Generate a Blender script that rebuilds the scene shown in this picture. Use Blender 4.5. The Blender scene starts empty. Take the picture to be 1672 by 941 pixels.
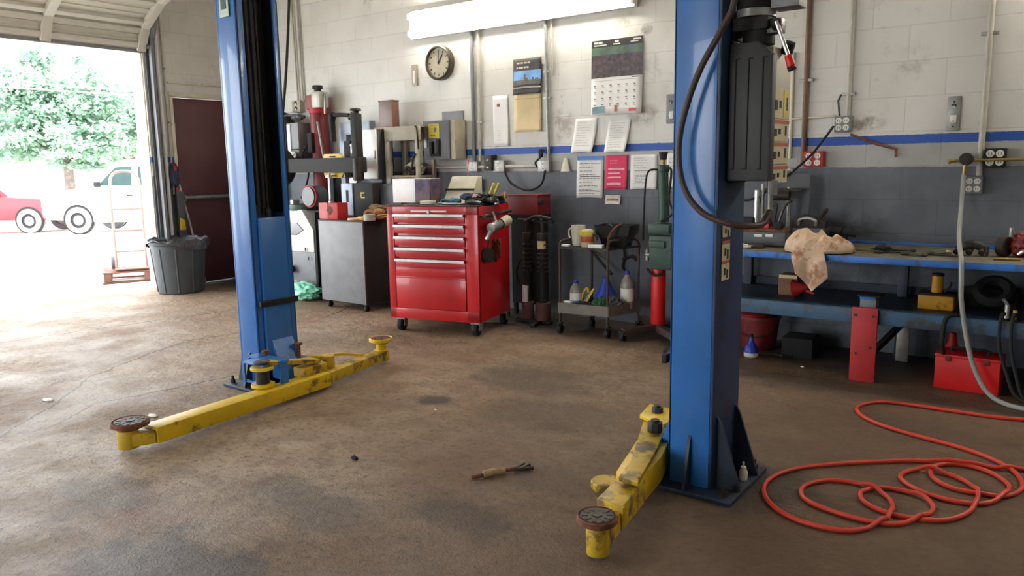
import bpy, bmesh, math, random
from mathutils import Vector, Matrix, Euler, noise as mnoise
random.seed(7)
C = bpy.context.scene.collection
PI = math.pi
R = math.radians

# ------------------------------------------------------------------ materials
def S(r, g, b):
    def f(c):
        c /= 255.0
        return c / 12.92 if c <= 0.04045 else ((c + 0.055) / 1.055) ** 2.4
    return (f(r), f(g), f(b))

class NT:
    def __init__(s, name):
        s.m = bpy.data.materials.new(name); s.m.use_nodes = True
        s.t = s.m.node_tree; s.n = s.t.nodes; s.l = s.t.links
        s.p = s.n['Principled BSDF']
    def new(s, typ, **kw):
        n = s.n.new(typ)
        for k, v in kw.items(): setattr(n, k, v)
        return n
    def link(s, a, b): s.l.new(a, b)
    def noise(s, vec, scale, detail=3, rough=.55):
        n = s.new('ShaderNodeTexNoise'); n.inputs['Scale'].default_value = scale
        n.inputs['Detail'].default_value = detail; n.inputs['Roughness'].default_value = rough
        s.link(vec, n.inputs['Vector']); return n.outputs['Fac']
    def math(s, op, a, b=None, c=None, clamp=False):
        n = s.new('ShaderNodeMath', operation=op); n.use_clamp = clamp
        for i, x in enumerate((a, b, c)):
            if x is None: continue
            if isinstance(x, (int, float)): n.inputs[i].default_value = x
            else: s.link(x, n.inputs[i])
        return n.outputs[0]
    def ramp(s, fac, lo, hi, a=0.0, b=1.0, smooth=True):
        n = s.new('ShaderNodeMapRange'); n.clamp = True
        if smooth: n.interpolation_type = 'SMOOTHSTEP'
        s.link(fac, n.inputs['Value'])
        for k, v in (('From Min', lo), ('From Max', hi), ('To Min', a), ('To Max', b)): n.inputs[k].default_value = v
        return n.outputs['Result']
    def mix(s, fac, a, b, typ='MIX'):
        n = s.new('ShaderNodeMix', data_type='RGBA', blend_type=typ)
        for i, x in ((0, fac), (6, a), (7, b)):
            if isinstance(x, (int, float)): n.inputs[i].default_value = x
            elif isinstance(x, tuple): n.inputs[i].default_value = (*x, 1) if len(x) == 3 else x
            else: s.link(x, n.inputs[i])
        return n.outputs[2]
    def bump(s, h, strength, dist=.01):
        n = s.new('ShaderNodeBump'); n.inputs['Strength'].default_value = strength; n.inputs['Distance'].default_value = dist
        s.link(h, n.inputs['Height']); s.link(n.outputs['Normal'], s.p.inputs['Normal'])

def mat(name, rgb, rough=.5, metal=0.0, var=.12, scale=9, dirt=None, dirt_amt=.5, dirt_scale=6, bump=0.0, coat=0.0, spec=.5):
    t = NT(name); co = t.new('ShaderNodeTexCoord').outputs['Object']
    n1 = t.noise(co, scale, 4)
    lo = tuple(c * (1 - var) for c in rgb); hi = tuple(min(1, c * (1 + var)) for c in rgb)
    col = t.mix(t.ramp(n1, .3, .7), lo, hi)
    if dirt:
        n2 = t.noise(co, dirt_scale, 6, .65)
        th = .72 - .3 * dirt_amt
        col = t.mix(t.ramp(n2, th, th + .14, 0, .9), col, dirt)
    t.link(col, t.p.inputs['Base Color'])
    t.p.inputs['Roughness'].default_value = rough; t.p.inputs['Metallic'].default_value = metal
    t.p.inputs['Specular IOR Level'].default_value = spec
    t.p.inputs['Coat Weight'].default_value = coat
    if bump: t.bump(t.noise(co, scale * 6, 3), bump, .004)
    return t.m

def emit(name, rgb, strength):
    t = NT(name)
    t.p.inputs['Base Color'].default_value = (.8, .8, .78, 1)
    t.p.inputs['Emission Color'].default_value = (*rgb, 1); t.p.inputs['Emission Strength'].default_value = strength
    return t.m

def glass(name, rgb=(.9, .95, .95), rough=.05, alpha=.35):
    t = NT(name)
    t.p.inputs['Base Color'].default_value = (*rgb, 1); t.p.inputs['Roughness'].default_value = rough
    t.p.inputs['Transmission Weight'].default_value = 1 - alpha; t.p.inputs['IOR'].default_value = 1.2
    return t.m

GREASE = S(38, 32, 26)
RUST = S(92, 56, 38)
MT = {}
MT['blue'] = mat('blue_enamel', S(46, 110, 184), .3, 0, .1, 5, S(52, 60, 72), .3, 4, .03, .3)
MT['blue_bench'] = mat('worn_blue_paint', S(38, 108, 190), .45, 0, .15, 7, S(70, 62, 52), .62, 9, .05)
MT['blue_rail'] = mat('grimy_blue_paint', S(52, 88, 118), .55, 0, .2, 7, S(62, 56, 50), .8, 10, .05)
MT['blue_dark'] = mat('dark_blue_paint', S(26, 42, 62), .5, 0, .2, 7, S(28, 28, 30), .6, 8)
MT['yellow'] = mat('yellow_enamel', S(214, 178, 24), .42, 0, .1, 7, S(66, 52, 30), .5, 8, .06)
MT['yellow_worn'] = mat('worn_yellow_enamel', S(200, 165, 34), .5, 0, .15, 9, S(74, 60, 40), .85, 9, .06)
MT['orange_yellow'] = mat('mustard_paint', S(206, 146, 22), .5, 0, .12, 9, S(60, 44, 22), .5, 10)
MT['rust'] = mat('rusty_iron', S(112, 68, 48), .8, .1, .3, 24, S(50, 36, 28), .6, 18, .2)
MT['iron'] = mat('oily_iron', S(52, 46, 41), .55, .4, .3, 18, S(30, 26, 22), .5, 12, .1)
MT['black'] = mat('black_metal', S(20, 19, 18), .75, 0, .25, 12, S(50, 44, 38), .3, 8)
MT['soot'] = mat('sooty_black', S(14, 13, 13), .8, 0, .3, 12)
MT['channel'] = mat('greasy_channel', S(24, 26, 30), .5, .1, .3, 10, S(50, 44, 36), .5, 4)
MT['plastic'] = mat('black_plastic', S(42, 43, 46), .5, 0, .08, 20)
MT['rubber'] = mat('black_rubber', S(16, 16, 17), .75, 0, .2, 15)
MT['hose_rubber'] = mat('brown_rubber', S(60, 42, 36), .55, 0, .25, 6)
MT['red'] = mat('red_enamel', S(196, 26, 34), .3, 0, .06, 5, S(70, 20, 18), .08, 10, 0, .3)
MT['red_dull'] = mat('dull_red_paint', S(176, 36, 38), .55, 0, .15, 7, S(84, 44, 38), .35, 12)
MT['red_bright'] = mat('bright_red_paint', S(214, 28, 28), .42, 0, .08, 6, S(90, 20, 16), .2, 9)
MT['red_dark'] = mat('dark_red_paint', S(120, 30, 30), .5, 0, .15, 8, S(50, 26, 24), .4, 9)
MT['maroon'] = mat('maroon_door_paint', S(92, 52, 54), .5, 0, .1, 4, S(64, 34, 34), .2, 3)
MT['chrome'] = mat('worn_chrome', S(200, 200, 198), .3, .85, .1, 20)
MT['steel'] = mat('galvanised_steel', S(150, 150, 146), .42, .6, .15, 20, S(84, 74, 62), .4, 14)
MT['conduit'] = mat('painted_conduit', S(180, 176, 164), .5, .1, .12, 10, S(96, 86, 72), .45, 7)
MT['brownpipe'] = mat('brown_pipe', S(112, 84, 70), .55, .2, .2, 7, S(140, 134, 122), .4, 2)
MT['grey'] = mat('grey_enamel', S(120, 122, 126), .45, 0, .1, 8, S(64, 62, 62), .25, 7)
MT['dkgrey'] = mat('dark_grey_enamel', S(78, 80, 86), .45, 0, .1, 8, S(40, 40, 42), .35, 7)
MT['white'] = mat('white_enamel', S(232, 232, 230), .22, 0, .04, 9, S(150, 144, 134), .12, 9)
MT['offwhite'] = mat('yellowed_white', S(206, 200, 180), .55, 0, .08, 9, S(120, 104, 84), .3, 9)
MT['beige'] = mat('beige_enamel', S(166, 158, 138), .5, 0, .1, 8, S(84, 74, 60), .35, 9)
MT['paper'] = mat('white_paper', S(232, 230, 226), .8, 0, .03, 10)
MT['ink'] = mat('grey_ink', S(120, 120, 126), .8, 0, .3, 90)
MT['dkink'] = mat('dark_ink', S(40, 38, 44), .8, 0, .2, 60)
MT['pink'] = mat('pink_paper', S(222, 62, 100), .75, 0, .04, 8)
MT['bluehead'] = mat('blue_header', S(92, 140, 206), .75, 0, .05, 8)
MT['tan'] = mat('manila_card', S(224, 204, 160), .8, 0, .06, 8, S(190, 160, 110), .2, 6)
MT['cardboard'] = mat('brown_cardboard', S(128, 96, 70), .8, 0, .12, 8, S(80, 58, 44), .4, 7)
MT['wood'] = mat('weathered_wood', S(128, 88, 74), .8, 0, .2, 12)
MT['cloth'] = mat('stained_rag', S(206, 178, 152), .9, 0, .12, 9, S(150, 106, 76), .75, 9, .3)
MT['glove'] = mat('brown_leather', S(112, 84, 58), .8, 0, .25, 12, S(70, 50, 34), .5, 14, .2)
MT['green'] = mat('green_enamel', S(44, 74, 62), .45, 0, .15, 9, S(24, 30, 28), .4, 9)
MT['mint'] = mat('mint_plastic_film', S(128, 206, 174), .45, 0, .12, 14, S(90, 160, 136), .4, 9)
MT['bluepl'] = mat('blue_plastic', S(34, 62, 176), .4, 0, .08, 9)
MT['milky'] = mat('milky_plastic', S(206, 200, 184), .4, 0, .06, 9)
MT['clear'] = mat('cloudy_clear_plastic', S(150, 146, 138), .3, 0, .1, 9)
MT['orange_hose'] = mat('orange_rubber', S(196, 54, 30), .5, 0, .1, 8, S(112, 66, 52), .5, 4)
MT['clearhose'] = mat('grey_vinyl', S(150, 150, 144), .4, 0, .1, 9, S(120, 108, 70), .3, 4)
MT['bronze'] = mat('dull_brass', S(150, 126, 70), .4, .6, .15, 14)
MT['trash'] = mat('charcoal_plastic', S(66, 72, 78), .5, 0, .1, 9, S(100, 104, 108), .2, 5)
MT['liner'] = mat('shiny_liner_film', S(70, 74, 78), .2, 0, .3, 30, S(170, 176, 180), .35, 14)
MT['doorpanel'] = mat('door_steel_paint', S(206, 204, 194), .5, 0, .05, 6, S(150, 144, 132), .25, 5)
MT['tyre'] = mat('hazed_grey_tyre', S(120, 120, 124), .85, 0, .1, 9)  # tyre black lifted to grey, outdoor haze painted into the colour
MT['carwhite'] = mat('white_car_paint', S(240, 240, 240), .25, 0, .02, 5)
MT['carred'] = mat('red_car_paint', S(170, 30, 40), .25, 0, .02, 5)
MT['carglass'] = mat('car_glass', S(44, 60, 60), .6, 0, .1, 3, None, spec=.1)
MT['purple'] = mat('purple_print', S(84, 64, 96), .6, 0, .5, 12, S(112, 86, 74), .75, 9)
MT['label_cream'] = mat('cream_sticker', S(186, 176, 140), .6, 0, .05, 14, S(150, 130, 90), .2, 18)
MT['label_orange'] = mat('orange_sticker', S(170, 78, 40), .6, 0, .06, 14)
MT['label_yellow'] = mat('yellow_sticker', S(206, 186, 58), .6, 0, .05, 14)
MT['label_green'] = mat('pale_green_sticker', S(196, 216, 196), .6, 0, .06, 14)
MT['outletred'] = mat('red_outlet_box', S(170, 40, 44), .5, 0, .1, 12)
MT['outletwhite'] = mat('white_receptacle', S(226, 224, 214), .4, 0, .03, 12)
MT['tool'] = mat('oily_tool_steel', S(70, 66, 62), .4, .6, .3, 20, S(34, 30, 28), .5, 14)
MT['bluegrey'] = mat('pale_blue_enamel', S(166, 182, 200), .45, 0, .08, 9, S(90, 96, 106), .3, 9)
MT['teal'] = mat('teal_glove', S(64, 110, 136), .8, 0, .2, 20)
MT['ring'] = mat('clock_ring', S(70, 62, 50), .35, .3, .1, 12)
MT['clockface'] = mat('clock_face', S(190, 182, 160), .12, 0, .06, 10, None, coat=1.0)
MT['bark'] = mat('bark', S(110, 98, 92), .9, 0, .25, 5)
MT['wire'] = mat('pale_cable', S(210, 214, 214), .6, 0, .05, 5)
MT['pole'] = mat('pale_pole', S(196, 190, 180), .6, 0, .1, 9)
MT['navy'] = mat('navy_cloth', S(52, 58, 84), .85, 0, .2, 12)

# ------------------------------------------------------------------ mesh builder
def catmull(pts, n=6):
    P = [Vector(p) for p in pts]
    if len(P) < 3: return P
    out = []
    for i in range(len(P) - 1):
        p0 = P[max(i - 1, 0)]; p1 = P[i]; p2 = P[i + 1]; p3 = P[min(i + 2, len(P) - 1)]
        for k in range(n):
            t = k / n
            out.append(.5 * ((2 * p1) + (p2 - p0) * t + (2 * p0 - 5 * p1 + 4 * p2 - p3) * t * t + (3 * p1 - p0 - 3 * p2 + p3) * t ** 3))
    out.append(P[-1]); return out

class B:
    """collects shapes; coordinates are local to root, or world when root is passed as world="""
    def __init__(s, world=None):
        s.bm = bmesh.new(); s.world = world; s.th = None
    def _add(s, tmp, M=None):
        if M is not None: bmesh.ops.transform(tmp, matrix=M, verts=tmp.verts[:])
        me = bpy.data.meshes.new('t'); tmp.to_mesh(me); tmp.free()
        s.bm.from_mesh(me); bpy.data.meshes.remove(me); return s
    def box(s, c, d, rz=0, bev=0.0, rot=None):
        t = bmesh.new(); bmesh.ops.create_cube(t, size=1)
        bmesh.ops.scale(t, vec=d, verts=t.verts[:])
        if bev > 0:
            bmesh.ops.bevel(t, geom=t.edges[:], offset=min(bev, min(d) * .45), segments=2, affect='EDGES', profile=.6)
        M = Matrix.Translation(c) @ (Euler(rot).to_matrix().to_4x4() if rot else Matrix.Rotation(rz, 4, 'Z'))
        return s._add(t, M)
    def bar(s, p0, p1, w, h, bev=0.0):
        """rectangular bar from p0 to p1, w sideways, h upward"""
        p0 = Vector(p0); p1 = Vector(p1); d = p1 - p0; L = d.length; x = d.normalized()
        up = Vector((0, 0, 1)) if abs(x.z) < .95 else Vector((0, 1, 0))
        y = up.cross(x).normalized(); z = x.cross(y)
        t = bmesh.new(); bmesh.ops.create_cube(t, size=1); bmesh.ops.scale(t, vec=(L, w, h), verts=t.verts[:])
        if bev > 0: bmesh.ops.bevel(t, geom=t.edges[:], offset=min(bev, min(w, h) * .45), segments=2, affect='EDGES', profile=.6)
        M = Matrix((x, y, z)).transposed().to_4x4(); M.translation = (p0 + p1) / 2
        return s._add(t, M)
    def cyl(s, p0, p1, r0, r1=None, seg=20, bev=0.0):
        p0 = Vector(p0); p1 = Vector(p1); d = p1 - p0
        t = bmesh.new()
        bmesh.ops.create_cone(t, cap_ends=True, segments=seg, radius1=r0, radius2=r0 if r1 is None else r1, depth=d.length)
        if bev > 0:
            e = [e for e in t.edges if len(e.link_faces) == 2 and any(len(f.verts) > 4 for f in e.link_faces)]
            bmesh.ops.bevel(t, geom=e, offset=bev, segments=2, affect='EDGES', profile=.6)
        M = d.to_track_quat('Z', 'Y').to_matrix().to_4x4(); M.translation = (p0 + p1) / 2
        return s._add(t, M)
    def tube(s, pts, r, seg=8, n=6, smooth=True):
        P = catmull(pts, n) if smooth else [Vector(p) for p in pts]
        t = bmesh.new(); rings = []
        tg = (P[1] - P[0]).normalized(); a = tg.orthogonal().normalized()
        for i, p in enumerate(P):
            if i == 0: g = (P[1] - P[0])
            elif i == len(P) - 1: g = (P[-1] - P[-2])
            else: g = (P[i + 1] - P[i - 1])
            if g.length < 1e-9: g = tg.copy()
            g.normalize(); a = (a - g * a.dot(g))
            if a.length < 1e-6: a = g.orthogonal()
            a.normalize(); b = g.cross(a); tg = g
            rr = r[min(i, len(r) - 1)] if isinstance(r, (list, tuple)) else r
            rings.append([t.verts.new(p + (a * math.cos(2 * PI * k / seg) + b * math.sin(2 * PI * k / seg)) * rr) for k in range(seg)])
        for i in range(len(rings) - 1):
            for k in range(seg):
                t.faces.new((rings[i][k], rings[i][(k + 1) % seg], rings[i + 1][(k + 1) % seg], rings[i + 1][k]))
        t.faces.new(rings[0][::-1]); t.faces.new(rings[-1])
        return s._add(t)
    def lathe(s, prof, loc=(0, 0, 0), seg=28, M=None):
        t = bmesh.new(); rings = []
        for r, z in prof:
            if r < 1e-5: rings.append([t.verts.new((0, 0, z))])
            else: rings.append([t.verts.new((r * math.cos(2 * PI * k / seg), r * math.sin(2 * PI * k / seg), z)) for k in range(seg)])
        for i in range(len(rings) - 1):
            a, b = rings[i], rings[i + 1]
            for k in range(seg):
                k2 = (k + 1) % seg
                if len(a) == 1 and len(b) == 1: continue
                if len(a) == 1: t.faces.new((a[0], b[k2], b[k]))
                elif len(b) == 1: t.faces.new((a[k], a[k2], b[0]))
                else: t.faces.new((a[k], a[k2], b[k2], b[k]))
        bmesh.ops.recalc_face_normals(t, faces=t.faces[:])
        return s._add(t, Matrix.Translation(loc) @ (M or Matrix()))
    def prism(s, poly, axis, a, b, bev=0.0):
        """poly in the two other axes (x: y,z; y: x,z; z: x,y) extruded from a to b"""
        t = bmesh.new()
        def v(p, h):
            return {'x': (h, p[0], p[1]), 'y': (p[0], h, p[1]), 'z': (p[0], p[1], h)}[axis]
        A = [t.verts.new(v(p, a)) for p in poly]; Bv = [t.verts.new(v(p, b)) for p in poly]
        n = len(poly)
        t.faces.new(A); t.faces.new(Bv[::-1])
        for i in range(n): t.faces.new((A[i], Bv[i], Bv[(i + 1) % n], A[(i + 1) % n]))
        bmesh.ops.recalc_face_normals(t, faces=t.faces[:])
        if bev > 0: bmesh.ops.bevel(t, geom=t.edges[:], offset=bev, segments=2, affect='EDGES', profile=.6)
        return s._add(t)
    def sph(s, c, r, sub=3):
        t = bmesh.new(); bmesh.ops.create_icosphere(t, subdivisions=sub, radius=1)
        r = (r, r, r) if isinstance(r, (int, float)) else r
        bmesh.ops.scale(t, vec=r, verts=t.verts[:])
        return s._add(t, Matrix.Translation(c))
    def blob(s, c, r, amp=.25, freq=3.0, seed=0, sub=4, flat=None):
        t = bmesh.new(); bmesh.ops.create_icosphere(t, subdivisions=sub, radius=1)
        for v in t.verts:
            k = mnoise.fractal(v.co * freq + Vector((seed * 7.3, seed * 3.1, seed)), 1.0, 2.0, 3)
            v.co *= 1 + amp * k
            v.co = Vector((v.co.x * r[0], v.co.y * r[1], v.co.z * r[2]))
            if flat is not None and v.co.z < flat: v.co.z = flat
        return s._add(t, Matrix.Translation(c))
    def ring(s, c, Rr, r, axis=(0, 0, 1), seg=28, sseg=8):
        q = Vector(axis).to_track_quat('Z', 'Y')
        t = bmesh.new(); g = []
        for i in range(seg):
            A = 2 * PI * i / seg; row = []
            for k in range(sseg):
                Bq = 2 * PI * k / sseg
                p = Vector(((Rr + r * math.cos(Bq)) * math.cos(A), (Rr + r * math.cos(Bq)) * math.sin(A), r * math.sin(Bq)))
                row.append(t.verts.new(q @ p + Vector(c)))
            g.append(row)
        for i in range(seg):
            for k in range(sseg):
                t.faces.new((g[i][k], g[(i + 1) % seg][k], g[(i + 1) % seg][(k + 1) % sseg], g[i][(k + 1) % sseg]))
        return s._add(t)
    def grid(s, f, nu, nv):
        t = bmesh.new(); g = [[t.verts.new(f(i / nu, j / nv)) for j in range(nv + 1)] for i in range(nu + 1)]
        for i in range(nu):
            for j in range(nv): t.faces.new((g[i][j], g[i + 1][j], g[i + 1][j + 1], g[i][j + 1]))
        return s._add(t)
    def solid(s, th):
        s.th = th; return s
    def build(s, name, m, parent=None, label=None, origin=None):
        if s.world is not None:
            top = s.world
            while top.parent: top = top.parent
            bmesh.ops.transform(s.bm, matrix=top.matrix_basis.inverted(), verts=s.bm.verts[:])
        if origin is not None:
            bmesh.ops.translate(s.bm, vec=-Vector(origin), verts=s.bm.verts[:])
        me = bpy.data.meshes.new(name); s.bm.to_mesh(me); s.bm.free()
        me.polygons.foreach_set('use_smooth', [True] * len(me.polygons))
        me.set_sharp_from_angle(angle=R(35))
        o = bpy.data.objects.new(name, me); C.objects.link(o)
        me.materials.append(MT[m] if isinstance(m, str) else m)
        if s.th:
            md = o.modifiers.new('thickness', 'SOLIDIFY'); md.thickness = s.th; md.offset = 0
        if parent is not None: o.parent = parent
        if origin is not None: o.location = origin
        if label: o['label'] = label
        return o

def thing(name, label, cat, loc=(0, 0, 0), rz=0, group=None):
    o = bpy.data.objects.new(name, None); C.objects.link(o); o.empty_display_size = .1
    o.location = loc; o.rotation_euler = (0, 0, rz)
    o.matrix_basis = Matrix.Translation(loc) @ Matrix.Rotation(rz, 4, 'Z')
    o['label'] = label; o['category'] = cat
    if group: o['group'] = group
    return o

def solo(name, b, m, label, cat, group=None):
    """one mesh that is a whole thing; origin at the middle of its base"""
    vs = [v.co for v in b.bm.verts]
    o = Vector(((min(v.x for v in vs) + max(v.x for v in vs)) / 2, (min(v.y for v in vs) + max(v.y for v in vs)) / 2, min(v.z for v in vs)))
    ob = b.build(name, m, None, None, o)
    ob['label'] = label; ob['category'] = cat
    if group: ob['group'] = group
    return ob

def struct(name, b, m, parent=None):
    o = b.build(name, m, parent)
    if parent is None: o['kind'] = 'structure'
    return o

# ------------------------------------------------------------------ camera
cam_d = bpy.data.cameras.new('camera'); cam = bpy.data.objects.new('camera', cam_d); C.objects.link(cam)
pit, rol, yaw, fpx = 0.15828959, -0.017328, 0.6363729, 1261.996
fw = Vector((-math.sin(yaw) * math.cos(pit), math.cos(yaw) * math.cos(pit), -math.sin(pit)))
r0 = Vector((math.cos(yaw), math.sin(yaw), 0)); u0 = r0.cross(fw)
rv = math.cos(rol) * r0 + math.sin(rol) * u0; uv = -math.sin(rol) * r0 + math.cos(rol) * u0
Mc = Matrix((rv, uv, -fw)).transposed().to_4x4(); Mc.translation = (0, 0, 1.25)
cam.matrix_world = Mc
cam_d.sensor_width = 36; cam_d.lens = fpx * 36 / 1672; cam_d.clip_end = 300
bpy.context.scene.camera = cam

# ------------------------------------------------------------------ shell materials
def wall_material():
    t = NT('painted_block_wall'); g = t.new('ShaderNodeNewGeometry').outputs['Position']
    sp = t.new('ShaderNodeSeparateXYZ'); t.link(g, sp.inputs[0])
    h = t.math('ADD', sp.outputs[0], sp.outputs[1])
    z = t.math('ADD', sp.outputs[2], -.138 + .212 * 4)
    cb = t.new('ShaderNodeCombineXYZ'); t.link(h, cb.inputs[0]); t.link(z, cb.inputs[1])
    br = t.new('ShaderNodeTexBrick'); t.link(cb.outputs[0], br.inputs['Vector'])
    br.inputs['Scale'].default_value = 1; br.inputs['Brick Width'].default_value = .424; br.inputs['Row Height'].default_value = .212
    br.inputs['Mortar Size'].default_value = .004; br.inputs['Mortar Smooth'].default_value = .6
    br.inputs['Color1'].default_value = (1, 1, 1, 1); br.inputs['Color2'].default_value = (.97, .97, .97, 1); br.inputs['Mortar'].default_value = (.86, .86, .84, 1)
    jit = t.math('MULTIPLY', t.math('SUBTRACT', t.noise(g, 30, 3), .5), .008)
    zz = t.math('ADD', sp.outputs[2], jit)
    white = t.mix(t.ramp(t.noise(g, 1.6, 5), .35, .7), S(224, 222, 217), S(206, 203, 195))
    grey = t.mix(t.ramp(t.noise(g, 3, 5), .35, .7), S(106, 111, 120), S(88, 93, 102))
    light = t.mix(t.ramp(t.noise(g, 3, 4), .35, .7), S(180, 180, 176), S(160, 160, 156))
    col = t.mix(t.ramp(zz, 1.1935, 1.1955, smooth=False), grey, light)
    col = t.mix(t.ramp(zz, 1.336, 1.338, smooth=False), col, S(36, 82, 172))
    col = t.mix(t.ramp(zz, 1.391, 1.393, smooth=False), col, white)
    # soot and peeling stains
    st = t.ramp(t.noise(g, 2.4, 8, .72), .58, .72)
    hi = t.math('MULTIPLY', st, .38)
    col = t.mix(hi, col, S(120, 106, 88))
    sm = t.math('MULTIPLY', t.ramp(t.noise(g, 16, 6, .7), .66, .74), .5)
    col = t.mix(sm, col, S(110, 100, 90))
    # grease smears behind the bench and the papers
    def smear(px, pz, rx, rz_, k, cc):
        dx = t.math('DIVIDE', t.math('SUBTRACT', sp.outputs[0], px), rx); dz = t.math('DIVIDE', t.math('SUBTRACT', sp.outputs[2], pz), rz_)
        d = t.math('ADD', t.math('MULTIPLY', dx, dx), t.math('MULTIPLY', dz, dz))
        m = t.math('MULTIPLY', t.ramp(d, 1, .1), t.ramp(t.noise(g, 9, 6, .7), .38, .62))
        return t.mix(t.math('MULTIPLY', m, k), col, cc)
    for a in ((-1.2, .82, .25, .1, .6, S(46, 46, 48)), (-3.45, 1.56, .16, .16, .6, S(130, 108, 88)), (-2.72, 1.6, .16, .1, .6, S(120, 100, 80)), (-1.16, 1.47, .14, .06, .8, S(120, 100, 74)),
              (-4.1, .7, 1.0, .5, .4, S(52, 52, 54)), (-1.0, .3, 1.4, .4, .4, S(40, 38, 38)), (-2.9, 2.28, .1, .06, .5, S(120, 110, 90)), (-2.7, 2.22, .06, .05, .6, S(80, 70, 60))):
        col = smear(*a)
    col = t.mix(1.0, col, br.outputs['Color'], 'MULTIPLY')
    t.link(col, t.p.inputs['Base Color']); t.p.inputs['Roughness'].default_value = .55
    ht = t.math('ADD', t.math('MULTIPLY', br.outputs['Fac'], -1.0), t.math('MULTIPLY', t.noise(g, 60, 4), .35))
    t.bump(ht, .32, .005)
    return t.m

def floor_material():
    t = NT('oil_stained_concrete'); g = t.new('ShaderNodeNewGeometry').outputs['Position']
    sp = t.new('ShaderNodeSeparateXYZ'); t.link(g, sp.inputs[0])
    base = t.mix(t.ramp(t.noise(g, .9, 6, .6), .36, .66), S(140, 112, 84), S(176, 153, 126))
    base = t.mix(t.math('MULTIPLY', t.ramp(t.noise(g, 7, 7, .7), .42, .66), .6), base, S(112, 87, 65))
    base = t.mix(t.math('MULTIPLY', t.ramp(t.noise(g, 30, 6, .8), .50, .64), .7), base, S(72, 56, 44))
    base = t.mix(t.math('MULTIPLY', t.ramp(t.noise(g, 70, 5, .7), .58, .7), .55), base, S(186, 172, 152))
    base = t.mix(t.math('MULTIPLY', t.ramp(t.noise(g, 3.2, 6, .7), .5, .68), .35), base, S(140, 98, 78))
    # oily film spread over the bay towards the right-hand wall
    oily = t.math('ADD', sp.outputs[0], t.math('MULTIPLY', t.noise(g, 1.3, 4), 1.6))
    base = t.mix(t.ramp(oily, -2.6, .2, 0, .8), base, S(94, 71, 49))
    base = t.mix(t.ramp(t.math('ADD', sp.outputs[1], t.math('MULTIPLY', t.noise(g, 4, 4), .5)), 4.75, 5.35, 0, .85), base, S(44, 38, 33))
    wob = t.noise(g, 5, 5, .65)
    col = base
    def stain(px, py, rx, ry, k, cc):
        dx = t.math('DIVIDE', t.math('SUBTRACT', sp.outputs[0], px), rx); dy = t.math('DIVIDE', t.math('SUBTRACT', sp.outputs[1], py), ry)
        d = t.math('ADD', t.math('SQRT', t.math('ADD', t.math('MULTIPLY', dx, dx), t.math('MULTIPLY', dy, dy))), t.math('MULTIPLY', t.math('SUBTRACT', wob, .5), 2.0))
        return t.mix(t.math('MULTIPLY', t.ramp(d, 1.15, .45), k), col, cc)
    for a in STAINS: col = stain(*a)
    def crack(x0, y0, x1, y1, w, k):
        L = math.hypot(x1 - x0, y1 - y0); ux, uy = (x1 - x0) / L, (y1 - y0) / L
        rx = t.math('SUBTRACT', sp.outputs[0], x0); ry = t.math('SUBTRACT', sp.outputs[1], y0)
        al = t.math('ADD', t.math('MULTIPLY', rx, ux), t.math('MULTIPLY', ry, uy))
        ac = t.math('ADD', t.math('MULTIPLY', rx, -uy), t.math('MULTIPLY', ry, ux))
        ac = t.math('ADD', ac, t.math('MULTIPLY', t.math('SUBTRACT', t.noise(g, 2.2, 6, .7), .5), .22))
        m = t.ramp(t.math('ABSOLUTE', ac), w, w * .3)
        m = t.math('MULTIPLY', m, t.math('MULTIPLY', t.ramp(al, -.05, .05), t.ramp(al, L + .05, L - .05)))
        return t.mix(t.math('MULTIPLY', m, k), col, S(46, 38, 32))
    for a in CRACKS: col = crack(*a)
    t.link(col, t.p.inputs['Base Color'])
    rr = t.ramp(t.noise(g, 2.2, 5), .35, .7, .42, .7); t.link(rr, t.p.inputs['Roughness'])
    t.p.inputs['Specular IOR Level'].default_value = .45
    t.bump(t.math('ADD', t.math('ADD', t.noise(g, 34, 6, .75), t.math('MULTIPLY', t.noise(g, 110, 4, .7), .5)), t.math('MULTIPLY', t.noise(g, 9, 4), 1.5)), .85, .02)
    return t.m

STAINS = [(-2.74, 2.98, .13, .09, .85, S(62, 52, 44)), (-2.15, 1.15, .5, .28, .8, S(62, 50, 42)), (-2.3, 1.75, .45, .16, .6, S(84, 70, 56)), (-1.7, 2.02, .3, .14, .7, S(78, 64, 50)),
          (-2.55, 3.62, .5, .3, .65, S(84, 70, 56)), (-2.1, 3.1, .45, .35, .45, S(86, 72, 58)), (-1.05, 2.85, .42, .3, .7, S(40, 34, 28)), (-1.62, 2.44, .22, .15, .4, S(92, 76, 62)),
          (-3.0, 1.35, .3, .2, .6, S(90, 76, 62)), (-1.0, 4.4, 1.0, .22, .5, S(52, 44, 36)), (-.55, 3.9, .35, .2, .35, S(60, 50, 40)), (-3.35, 4.9, .5, .3, .7, S(40, 34, 28)), (-4.6, 3.6, .5, .25, .4, S(112, 96, 82))]
CRACKS = [(-4.23, 1.92, -4.11, 2.66, .011, .95), (-4.86, 2.18, -5.14, 2.71, .011, .9), (-5.14, 2.71, -5.24, 3.02, .011, .9), (-6.31, 3.02, -6.09, 4.03, .011, .95), (-4.08, 1.66, -4.23, 1.92, .011, .9), (-5.11, 4.23, -5.42, 4.94, .012, .9), (-6.44, 2.27, -6.31, 3.02, .011, .9), (-4.09, 1.39, -4.60, 1.96, .011, .9), (-5.32, 2.97, -5.20, 3.46, .010, .8), (-4.6, 1.96, -4.86, 2.18, .010, .8)]

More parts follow.
